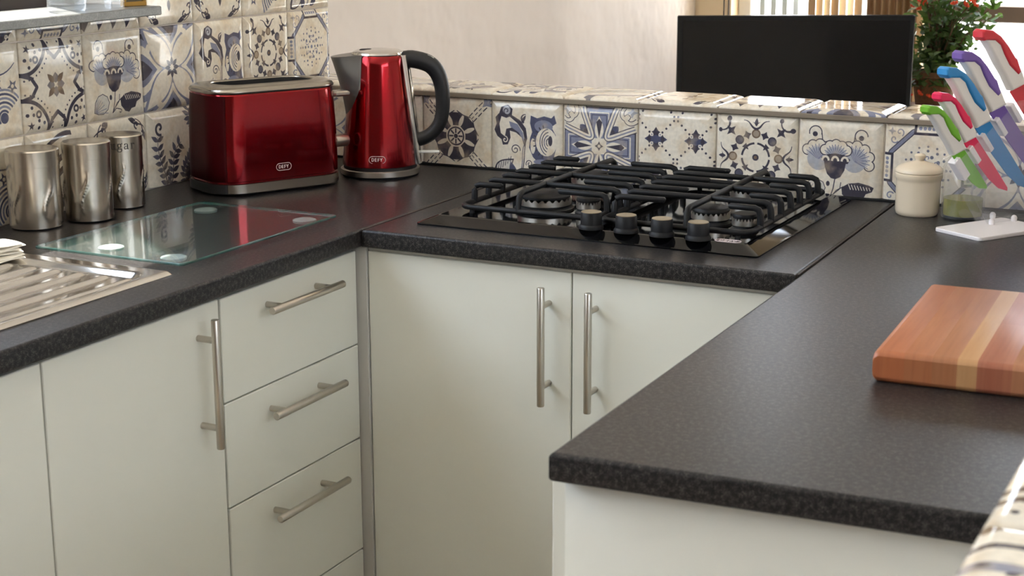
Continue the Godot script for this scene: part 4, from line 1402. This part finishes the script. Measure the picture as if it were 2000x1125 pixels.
func drainer() -> void:
	var x0 := 0.085
	var x1 := 0.4765
	var z0 := 1.0
	var z1 := 1.85
	var t := thing("sink_drainer", "stainless steel sink drainer with parallel ribs at the left edge", "drainer", V((x0 + x1) / 2, 0, (z0 + z1) / 2))
	var nx := 250
	var nz := 70
	var g := Geo.new()
	var hgt := func(x: float, z: float) -> float:
		# distance inside the recess outline (rounded corners)
		var cx := (x0 + 0.028 + x1 - 0.0115) / 2
		var hx := (x1 - 0.0115 - x0 - 0.028) / 2
		var ax := absf(x - cx) - (hx - 0.03)
		var az := (z0 + 0.034 + 0.03) - z
		var d := -0.03
		if ax > 0 and az > 0:
			d = sqrt(ax * ax + az * az) - 0.03
		else:
			d = maxf(ax, az) - 0.03
		var y := 0.0078
		var k := clampf(-d / 0.010, 0, 1)
		y -= 0.0062 * (k * k * (3 - 2 * k))
		if d < 0.004:
			var ph := absf(wrapf((x - 0.4515) / 0.0435, -0.5, 0.5)) * 0.0435
			var rib := 0.5 + 0.5 * cos(PI * ph / 0.0062) if ph < 0.0062 else 0.0
			var fade := clampf((z - 1.052) / 0.012, 0, 1)
			y += 0.0060 * rib * fade
		# rolled outer edge
		var e := minf(minf(x - x0, x1 - x), z - z0)
		y -= 0.0060 * pow(1 - clampf(e / 0.007, 0, 1), 2.0)
		return y
	var o := Vector3((x0 + x1) / 2, 0, (z0 + z1) / 2)
	var k := g.group()
	var P := []
	for i in nx + 1:
		var row := []
		for j in nz + 1:
			var zz := pow(float(j) / nz, 1.7)
			var x := lerpf(x0, x1, float(i) / nx)
			var z := lerpf(z0, z1, zz)
			row.append(Vector3(x, hgt.call(x, z), z) - o)
		P.append(row)
	for i in nx:
		for j in nz:
			g.quad(P[i][j], P[i + 1][j], P[i + 1][j + 1], P[i][j + 1], k)
	var k2 := g.group()
	for i in nx:
		for j in [0, nz]:
			var a: Vector3 = P[i][j]
			var b: Vector3 = P[i + 1][j]
			var a0 := Vector3(a.x, 0.0003, a.z)
			var b0 := Vector3(b.x, 0.0003, b.z)
			if j == 0:
				g.quad(b, a, a0, b0, k2)
			else:
				g.quad(a, b, b0, a0, k2)
	for j in nz:
		for i in [0, nx]:
			var a: Vector3 = P[i][j]
			var b: Vector3 = P[i][j + 1]
			var a0 := Vector3(a.x, 0.0003, a.z)
			var b0 := Vector3(b.x, 0.0003, b.z)
			if i == 0:
				g.quad(a, b, b0, a0, k2)
			else:
				g.quad(b, a, a0, b0, k2)
	var q := [Vector3(x0, 0.0003, z0) - o, Vector3(x1, 0.0003, z0) - o, Vector3(x1, 0.0003, z1) - o, Vector3(x0, 0.0003, z1) - o]
	g.quad(q[3], q[2], q[1], q[0], -1)
	put("tray", g.mesh(), M.sink, t)
	# folded cloth on the ribs
	var c := thing("dish_cloth", "folded off-white dish cloth lying on the drainer", "cloth", V(0.205, 0.0072, 1.055), deg_to_rad(-8))
	for i in 6:
		g = Geo.new()
		var rings := []
		for s in 9:
			var u := s / 8.0
			var zz := lerpf(-0.022, 0.07, u)
			var yy := 0.0035 + 0.0042 * i + 0.0012 * sin(u * 7 + i * 2.0)
			var ring := PackedVector3Array()
			var wx := 0.034 - 0.003 * (i % 3)
			for q2 in 12:
				var a := TAU * q2 / 12
				ring.append(Vector3(cos(a) * wx + 0.004 * sin(i * 1.7), yy + sin(a) * 0.0026, zz + 0.003 * sin(i * 2.6)))
			rings.append(ring)
		g.loft(rings)
		put("fold", g.mesh(), M.cloth, c)

func sill_things() -> void:
	var y := CT + 0.3325
	var i := 0
	for e in [[0.005, 0.655, 0.032, "clear glass tumbler on the window sill, farthest from the corner"], [0.018, 0.592, 0.023, "narrow clear glass on the window sill, between tumbler and jar"], [0.016, 0.548, 0.017, "small clear glass vial on the window sill"]]:
		var g := Geo.new()
		var r: float = e[2]
		g.lathe([Vector2(r * 0.9, 0), Vector2(r, 0.004), Vector2(r * 1.05, 0.10), Vector2(r * 0.98, 0.10), Vector2(r * 0.92, 0.012), Vector2(0.001, 0.010)], Vector3(), 40)
		tagged(put("drinking_glass", g.mesh(), M.tumbler, self, Vector3(e[0], y, e[1])), e[3], "glass", "glasses on the window sill")
		i += 1
	var t := thing("picture_frame", "small gilt frame leaning at the end of the window sill", "frame", Vector3(0.022, y, 0.505), deg_to_rad(75))
	var g := Geo.new()
	for q in [[Vector3(0, 0.004, 0), Vector3(0.05, 0.008, 0.008)], [Vector3(0, 0.066, 0), Vector3(0.05, 0.008, 0.008)], [Vector3(-0.021, 0.035, 0), Vector3(0.008, 0.054, 0.008)], [Vector3(0.021, 0.035, 0), Vector3(0.008, 0.054, 0.008)]]:
		g.box(q[0], q[1], 0.001)
	put("border", g.mesh(), mat(c8(178, 140, 70), 0.35, 0.6), t)
	g = Geo.new()
	g.box(Vector3(0, 0.035, -0.001), Vector3(0.036, 0.056, 0.003), 0.0005)
	put("picture", g.mesh(), mat(c8(92, 84, 66), 0.6), t)

func pot() -> void:
	var t := thing("salt_pot", "cream glazed lidded pot beside the hob", "pot", V(1.3095, 0, 0.088))
	var g := Geo.new()
	g.lathe([Vector2(0.032, 0.0), Vector2(0.0345, 0.002), Vector2(0.036, 0.008), Vector2(0.0365, 0.056), Vector2(0.0372, 0.060), Vector2(0.039, 0.063), Vector2(0.039, 0.069), Vector2(0.037, 0.071)], Vector3(), 56)
	put("body", g.mesh(), M.cream, t)
	g = Geo.new()
	g.lathe([Vector2(0.037, 0.0705), Vector2(0.0392, 0.0725), Vector2(0.0388, 0.0765), Vector2(0.034, 0.081), Vector2(0.024, 0.085), Vector2(0.012, 0.0885), Vector2(0.0075, 0.090)], Vector3(), 56)
	var lid := put("lid", g.mesh(), M.cream, t)
	g = Geo.new()
	g.lathe([Vector2(0.0075, 0.0895), Vector2(0.0075, 0.093), Vector2(0.0095, 0.0955), Vector2(0.0095, 0.099), Vector2(0.007, 0.1012), Vector2(0.002, 0.102)], Vector3(), 32)
	put("knob", g.mesh(), M.cream, lid)

func oil_jar() -> void:
	var t := thing("oil_jar", "clear glass jar with green oil in the bottom behind the knife stand", "jar", V(1.385, 0, 0.092))
	var g := Geo.new()
	g.lathe([Vector2(0.030, 0.0), Vector2(0.0345, 0.003), Vector2(0.035, 0.085), Vector2(0.032, 0.092), Vector2(0.026, 0.098), Vector2(0.026, 0.112), Vector2(0.0235, 0.112), Vector2(0.0235, 0.097), Vector2(0.030, 0.090), Vector2(0.0325, 0.084), Vector2(0.032, 0.006), Vector2(0.001, 0.004)], Vector3(), 48)
	put("glass_body", g.mesh(), M.tumbler, t)
	g = Geo.new()
	g.lathe([Vector2(0.031, 0.0065), Vector2(0.0316, 0.008), Vector2(0.0316, 0.034), Vector2(0.001, 0.034)], Vector3(), 48)
	put("oil", g.mesh(), M.oil, t)

# ------------------------------------------------------------------ knife stand
func knife_stand() -> void:
	# local frame: x along the stand (a), y up, z towards the viewer; the origin is where the clear sheet meets the base
	var hdir := Vector3(0.53, 0, -0.848)
	var yaw := atan2(-hdir.z, hdir.x)
	var at := Vector3(1.4265, CT, 0.1468)
	var t := thing("knife_stand", "clear acrylic knife stand on a white base plate", "knife stand", at, yaw)
	var inv := Transform3D(Basis(Vector3.UP, yaw), Vector3.ZERO).inverse()
	var corner := inv * (Vector3(1.3675, 0, 0.2137) - Vector3(at.x, 0, at.z))
	var corner2 := inv * (Vector3(1.4478, 0, 0.2720) - Vector3(at.x, 0, at.z))
	var g := Geo.new()
	var zc := (corner.z + corner2.z) / 2
	var x0 := (corner.x + corner2.x) / 2
	var rings := []
	for e in [[-0.001, 0.0], [0.0, 0.001], [0.0, 0.0045], [-0.001, 0.0058]]:
		var r := PackedVector3Array()
		for p in rrect(0.155 + e[0], 0.098 + e[0], 0.008, e[1], 5):
			r.append(p + Vector3(x0 + 0.0775, 0, zc))
		rings.append(r)
	g.loft(rings, [1, 2])
	put("base_plate", g.mesh(), M.standwhite, t)
	# two clear sheets with a slanted, stepped top
	var out := PackedVector2Array([Vector2(0.0, 0.006), Vector2(-0.081, 0.1145), Vector2(-0.064, 0.119), Vector2(-0.034, 0.1385), Vector2(-0.006, 0.158), Vector2(0.022, 0.178), Vector2(0.052, 0.200), Vector2(0.072, 0.2), Vector2(0.112, 0.12), Vector2(0.112, 0.006)])
	for z in [-0.014, 0.011]:
		g = Geo.new()
		g.prism(out, z, z + 0.003, 0.0005, Transform3D(), 1)
		put("clear_sheet", g.mesh(), M.acrylic, t)
	for p in [Vector3(0.004, 0.010, 0.018), Vector3(0.055, 0.010, 0.018), Vector3(0.045, 0.010, -0.018)]:
		g = Geo.new()
		g.lathe([Vector2(0.0045, -0.0042), Vector2(0.005, 0.002), Vector2(0.003, 0.005), Vector2(0.0005, 0.006)], p, 16)
		put("peg", g.mesh(), M.standwhite, t)
	for q in [[Vector2(-0.0580, 0.0990), 0.0075, 0.040], [Vector2(-0.0310, 0.1195), 0.0048, 0.034], [Vector2(-0.0047, 0.1365), 0.0045, 0.036], [Vector2(0.0245, 0.1595), 0.0048, 0.036], [Vector2(0.0560, 0.1795), 0.0048, 0.038]]:
		g = Geo.new()
		g.box(Vector3(q[0].x, q[0].y, 0), Vector3(q[1] * 2, q[2], 0.016), 0.001, Basis(Vector3(0, 0, 1), deg_to_rad(41)))
		put("spacer", g.mesh(), M.standwhite, t)
	# knives: handle end, axis and size measured along the stand
	var names := [["green", c8(112, 176, 44), Vector2(-0.0635, 0.1257), 0.83, 0.095, 0.0122], ["pink", c8(226, 32, 84), Vector2(-0.0400, 0.1440), 0.83, 0.131, 0.0120], ["blue", c8(40, 130, 190), Vector2(-0.0140, 0.1665), 1.0, 0.165, 0.0146], ["purple", c8(112, 84, 160), Vector2(0.0160, 0.1895), 1.0, 0.175, 0.0152], ["red", c8(206, 44, 58), Vector2(0.0585, 0.2205), 1.0, 0.185, 0.0152]]
	var tfb := Transform3D(Basis(Vector3.UP, yaw), at)
	for n in names:
		var s: float = n[3]
		var o2: Vector2 = n[2]
		var kn := thing("kitchen_knife", "kitchen knife with %s blade and %s and white handle in the stand" % [n[0], n[0]], "knife", tfb * Vector3(o2.x, o2.y, 0), yaw, "coloured knives in the stand")
		var cm := mat(n[1], 0.35)
		# blade axis points down and to the right at 43 degrees
		var ax := Vector2(cos(deg_to_rad(-47)), sin(deg_to_rad(-47)))
		var px := Vector2(-ax.y, ax.x)        # towards the spine side (up right)
		var bl: float = n[4]
		var hw: float = n[5]
		var pts := PackedVector2Array()
		for q in [[-0.004, -hw], [bl * 0.35, -hw * 0.98], [bl * 0.65, -hw * 0.8], [bl * 0.86, -hw * 0.35], [bl, hw * 0.55], [bl * 0.97, hw * 0.86], [bl * 0.5, hw], [-0.004, hw]]:
			pts.append(ax * q[0] + px * q[1])
		g = Geo.new()
		g.prism(pts, -0.0011, 0.0011, 0.0004, Transform3D(), 1)
		put("blade", g.mesh(), cm, kn)
		# handle outlines relative to the middle of the bolster line, from the blue knife
		var white := [Vector2(-0.0160, -0.0050), Vector2(0.0165, 0.0050), Vector2(0.0030, 0.0270), Vector2(-0.0130, 0.0480), Vector2(-0.0330, 0.0680), Vector2(-0.0530, 0.0830), Vector2(-0.0710, 0.0915), Vector2(-0.0860, 0.0930), Vector2(-0.0900, 0.0860), Vector2(-0.0830, 0.0770), Vector2(-0.0680, 0.0610), Vector2(-0.0520, 0.0400), Vector2(-0.0340, 0.0200)]
		var grip := [Vector2(-0.0015, 0.0250), Vector2(-0.0120, 0.0455), Vector2(-0.0172, 0.0489), Vector2(-0.0351, 0.0684), Vector2(-0.0524, 0.0835), Vector2(-0.0709, 0.0929), Vector2(-0.0886, 0.0952), Vector2(-0.0945, 0.0915), Vector2(-0.0945, 0.0830), Vector2(-0.0880, 0.0775), Vector2(-0.0832, 0.0782), Vector2(-0.0635, 0.0771), Vector2(-0.0510, 0.0693), Vector2(-0.0417, 0.0546), Vector2(-0.0280, 0.0367), Vector2(-0.0066, 0.0210)]
		var a := PackedVector2Array(white.map(func(p): return p * s))
		var b := PackedVector2Array(grip.map(func(p): return p * s))
		g = Geo.new()
		g.prism(a, -0.0085 * s, 0.0085 * s, 0.004 * s)
		put("handle", g.mesh(), M.handlewhite, kn)
		g = Geo.new()
		g.prism(b, -0.0115 * s, 0.0115 * s, 0.003 * s)
		put("grip", g.mesh(), cm, kn)

func chopping_board() -> void:
	var t := thing("chopping_board", "thick wooden chopping board of red and pale strips on the peninsula", "chopping board", V(1.4905, 0, 0.897), deg_to_rad(2.6))
	var cols := [[c8(167, 95, 58), c8(178, 110, 72), c8(142, 76, 47)], [c8(166, 101, 65), c8(178, 119, 81), c8(140, 83, 54)], [c8(164, 106, 70), c8(176, 122, 85), c8(139, 86, 56)], [c8(185, 139, 94), c8(194, 151, 106), c8(166, 117, 76)], [c8(155, 90, 67), c8(169, 108, 81), c8(131, 72, 54)], [c8(167, 112, 79), c8(178, 124, 90), c8(144, 90, 63)], [c8(155, 88, 63), c8(167, 103, 76), c8(131, 70, 52)], [c8(171, 115, 81), c8(180, 128, 94), c8(146, 92, 63)]]
	var ws := [0.034, 0.030, 0.026, 0.021, 0.036, 0.026, 0.034, 0.033]
	var x := -0.008
	for i in ws.size():
		var m := tri(mat(Color.WHITE, 0.38), grain(192, 300 + i * 7, cols[i][0], cols[i][1], cols[i][2]), 5.0)
		var g := Geo.new()
		var rings := []
		var zl := 0.172
		var hh := 0.036
		for e in [[-zl, 0.006, 0.006], [-zl + 0.0015, 0.003, 0.0025], [-zl + 0.006, 0.0, 0.0], [zl - 0.006, 0.0, 0.0], [zl - 0.0015, 0.0025, 0.003], [zl, 0.006, 0.006]]:
			var r := PackedVector3Array()
			var xa := x
			var xb: float = x + ws[i]
			var ins: float = e[1]
			var y0: float = 0.0 + ins
			var y1: float = hh - ins
			if i == 0:
				for q in 5:
					var a := PI / 2 * q / 4
					r.append(Vector3(xa + 0.007 * (1 - sin(a)), y0 + 0.007 * (1 - cos(a)) , e[0]))
				for q in 5:
					var a := PI / 2 * q / 4
					r.append(Vector3(xa + 0.007 * (1 - cos(a)), y1 - 0.007 * (1 - sin(a)), e[0]))
				r.append(Vector3(xb, y1, e[0]))
				r.append(Vector3(xb, y0, e[0]))
			else:
				for q in [[xa, y0], [xa, y1], [xb, y1], [xb, y0]]:
					r.append(Vector3(q[0], q[1], e[0]))
			rings.append(r)
		if i == 0:
			for sg in [[0, 10], [9, 11], [10, 12], [11, 13]]:
				var seg := []
				for r in rings:
					var arc_ := PackedVector3Array()
					for q in range(sg[0], sg[1]):
						arc_.append(r[q % 12])
					seg.append(arc_)
				g.loft(seg, [], false, false, false)
			g.fan(rings[0], true)
			g.fan(rings[-1], false)
		else:
			for s in 4:
				var seg := []
				for r in rings:
					seg.append(PackedVector3Array([r[s], r[(s + 1) % 4]]))
				g.loft(seg, [], false, false, false)
			g.fan(rings[0], true)
			g.fan(rings[-1], false)
		put("wood_strip", g.mesh(), m, t)
		x += ws[i]

# ------------------------------------------------------------------ living room
func curtain(label: String, x0: float, x1: float, z: float, m: Material, folds: int, amp: float) -> void:
	var t := thing("curtain", label, "curtain", Vector3((x0 + x1) / 2, 0.25, z), 0, "curtains by the far window")
	var g := Geo.new()
	var n := folds * 10
	var rings := []
	for y in [0.0, 0.6, 1.2, 1.95]:
		var r := PackedVector3Array()
		for s in [1, -1]:
			for i in n + 1:
				var k := float(i) / n if s > 0 else 1.0 - float(i) / n
				var zz := amp * sin(k * folds * TAU) + 0.25 * amp * sin(k * folds * 7.0 + y)
				r.append(Vector3((k - 0.5) * (x1 - x0), y, zz + s * 0.0012))
		rings.append(r)
	g.loft(rings, [], false, false)
	put("cloth", g.mesh(), m, t)
	g = Geo.new()
	g.tube([Vector3(x0 - (x0 + x1) / 2, 1.955, 0), Vector3(x1 - (x0 + x1) / 2, 1.955, 0)], 0.008, 10)
	put("rod", g.mesh(), M.bronze, t)

func living_room() -> void:
	var vb := thing("vertical_blind", "pale gold vertical blind drawn to the right side of the far window", "blind", Vector3(0.477, 0.7, -2.32))
	var sl := Geo.new()
	sl.box(Vector3(0, 0.73, 0), Vector3(0.040, 1.46, 0.0012), 0.0003)
	var slm := sl.mesh()
	for i in 7:
		var s := put("slat", slm, M.curtain if i % 3 else M.curtain_dark, vb, Vector3(-0.075 + 0.025 * i, 0, 0))
		s.rotation.y = deg_to_rad(-38.0 - 4.0 * (i % 3))
	sl = Geo.new()
	sl.box(Vector3(0, 1.475, 0), Vector3(0.19, 0.03, 0.035), 0.003)
	put("head_rail", sl.mesh(), M.whitepaint, vb)
	curtain("brown pleated curtain between the pale curtain and the plant", 0.578, 0.735, -2.325, M.curtain_dark, 7, 0.014)
	var g := Geo.new()
	for x in [0.096, 0.112]:
		var pts := []
		for i in 50:
			pts.append(Vector3(x, 0.95 + i * 0.024, -2.355))
		g.tube(pts, 0.0022, 6)
	tagged(put("blind_cord", g.mesh(), M.bronze), "thin dark blind cord hanging beside the far window", "cord")
	# television on a low cabinet
	var yaw := deg_to_rad(26.9)
	var tv := thing("television", "black flat television standing behind the low partition", "television", V(0.533, 0.185 - 0.405, -1.736), yaw)
	g = Geo.new()
	g.box(Vector3(0, 0.205, -0.012), Vector3(0.673, 0.40, 0.022), 0.003)
	g.box(Vector3(0, 0.18, -0.032), Vector3(0.42, 0.24, 0.030), 0.008)
	put("body", g.mesh(), M.tvbody, tv)
	g = Geo.new()
	g.box(Vector3(0, 0.207, 0.0002), Vector3(0.643, 0.368, 0.0026), 0.0005)
	put("screen", g.mesh(), M.screen, tv)
	for x in [-0.2, 0.2]:
		g = Geo.new()
		g.tube([Vector3(x, 0.008, -0.012), Vector3(x, -0.025, -0.012)], 0.008, 10)
		g.box(Vector3(x, -0.031, -0.012), Vector3(0.03, 0.010, 0.20), 0.003)
		put("stand_foot", g.mesh(), M.tvbody, tv)
	var ct := CT + 0.185 - 0.405 - 0.036
	var cb := thing("tv_cabinet", "low dark wooden cabinet carrying the television", "cabinet", Vector3(0.52, 0, -1.76), yaw)
	put("carcass", boxes([[Vector3(-0.27, 0.08, -0.19), Vector3(0.27, ct - 0.022, 0.17)]], 0.003), M.wood_dark, cb)
	put("top_board", boxes([[Vector3(-0.28, ct - 0.022, -0.2), Vector3(0.28, ct, 0.19)]], 0.004), M.wood_dark, cb)
	for s in [-1.0, 1.0]:
		var d := put("door", boxes([[Vector3(0.005 if s > 0 else -0.265, 0.09, 0.17), Vector3(0.265 if s > 0 else -0.005, ct - 0.026, 0.186)]], 0.003), M.wood_dark, cb)
		g = Geo.new()
		g.lathe([Vector2(0.006, 0), Vector2(0.006, 0.01), Vector2(0.012, 0.016), Vector2(0.008, 0.022)], Vector3(s * 0.03, 0.4, 0.186), 16, Basis(Vector3.RIGHT, PI / 2))
		put("knob", g.mesh(), M.steel, d)
		for z in [-0.15, 0.13]:
			g = Geo.new()
			g.tube([Vector3(s * 0.24, 0, z), Vector3(s * 0.24, 0.085, z)], [0.015, 0.02], 10)
			put("leg", g.mesh(), M.wood_dark, cb)
	plant()

func plant() -> void:
	var base := Vector3(0.850, CT - 0.095, -2.10)
	var st := thing("plant_stand", "tall dark wooden stand under the flowering plant", "plant stand", Vector3(base.x, 0, base.z))
	var g := Geo.new()
	g.lathe([Vector2(0.10, base.y - 0.02), Vector2(0.105, base.y - 0.012), Vector2(0.10, base.y)], Vector3(), 28)
	put("top", g.mesh(), M.wood_dark, st)
	for i in 3:
		var a := TAU * i / 3
		g = Geo.new()
		g.tube([Vector3(cos(a) * 0.12, 0, sin(a) * 0.12), Vector3(cos(a) * 0.06, base.y - 0.019, sin(a) * 0.06)], [0.011, 0.014], 8)
		put("leg", g.mesh(), M.wood_dark, st)
	var t := thing("potted_plant", "bushy green plant with small red-orange flowers before the patio door", "plant", base)
	g = Geo.new()
	g.lathe([Vector2(0.048, 0), Vector2(0.052, 0.004), Vector2(0.066, 0.085), Vector2(0.071, 0.088), Vector2(0.071, 0.104), Vector2(0.064, 0.104), Vector2(0.06, 0.09)], Vector3(), 36)
	put("pot", g.mesh(), M.pot, t)
	g = Geo.new()
	g.lathe([Vector2(0.059, 0.085), Vector2(0.055, 0.094), Vector2(0.02, 0.097)], Vector3(), 24)
	put("soil", g.mesh(), M.soil, t)
	var rng := RandomNumberGenerator.new()
	rng.seed = 11
	var crown := Vector3(0.055, 0.275, 0.0)
	var tips := []
	for i in 26:
		var d := Vector3(rng.randf_range(-1, 1), rng.randf_range(-0.75, 1.2), rng.randf_range(-1, 1))
		tips.append(crown + d * Vector3(0.125, 0.12, 0.10))
	g = Geo.new()
	for p in tips:
		var a := Vector3(rng.randf_range(-0.02, 0.02), 0.092, rng.randf_range(-0.02, 0.02))
		var m: Vector3 = a.lerp(p, 0.5) + Vector3(rng.randf_range(-0.02, 0.02), 0.03, rng.randf_range(-0.02, 0.02))
		g.tube([a, a.lerp(m, 0.6), m, m.lerp(p, 0.6), p], [0.0035, 0.003, 0.0026, 0.002, 0.0012], 6)
	put("stems", g.mesh(), M.stem, t)
	g = Geo.new()
	for p in tips:
		for k in 48:
			var f := rng.randf_range(0.15, 1.05)
			var a := Vector3(0, 0.092, 0)
			var c: Vector3 = a.lerp(p, f) + Vector3(rng.randf_range(-0.032, 0.032), rng.randf_range(-0.03, 0.03), rng.randf_range(-0.032, 0.032))
			if k < 6:
				c = Vector3(rng.randf_range(-0.075, 0.06), rng.randf_range(0.06, 0.15), rng.randf_range(0.03, 0.08))
			var d := Vector3(rng.randf_range(-1, 1), rng.randf_range(-0.6, 0.8), rng.randf_range(-1, 1)).normalized()
			var s := d.cross(Vector3(rng.randf_range(-1, 1), 1, rng.randf_range(-1, 1))).normalized()
			var n := s.cross(d)
			var l := rng.randf_range(0.022, 0.042)
			var w := l * 0.25
			var kk := g.group()
			var q := [c, c + d * l * 0.35 + s * w, c + d * l * 0.7 + s * w * 0.8, c + d * l - n * l * 0.12, c + d * l * 0.7 - s * w * 0.8, c + d * l * 0.35 - s * w]
			var mid := c + d * l * 0.5 - n * l * 0.06
			for j in 6:
				g.tri(mid, q[j], q[(j + 1) % 6], kk)
	var fo := put("foliage", g.mesh(false), M.leaf, t)
	fo.set_meta("kind", "stuff")
	g = Geo.new()
	for i in 5:
		var a := TAU * i / 5
		var d := Vector3(cos(a), 0.25, sin(a))
		var s := Vector3(-sin(a), 0, cos(a))
		g.tube([Vector3.ZERO, d * 0.004, d * 0.008 + Vector3(0, 0.001, 0), d * 0.0115], [0.001, 0.0035, 0.0042, 0.0015], 6)
	g.lathe([Vector2(0.002, -0.004), Vector2(0.0025, 0.001), Vector2(0.001, 0.004)], Vector3(), 8)
	var fm := g.mesh()
	for i in 44:
		var d := Vector3(rng.randf_range(-1, 1), rng.randf_range(0.1, 1.15), rng.randf_range(-0.3, 1)).normalized()
		var p := crown + d * Vector3(0.135, 0.105, 0.11) * rng.randf_range(0.8, 1.08)
		if i < 4:
			p = Vector3(-0.055 + 0.03 * i, 0.035 + 0.008 * (i % 2), 0.075)
		var o := put("flower", fm, M.flower, t, p)
		o.rotation = Vector3(rng.randf_range(0, 1.2), rng.randf_range(0, TAU), rng.randf_range(-0.5, 0.5))
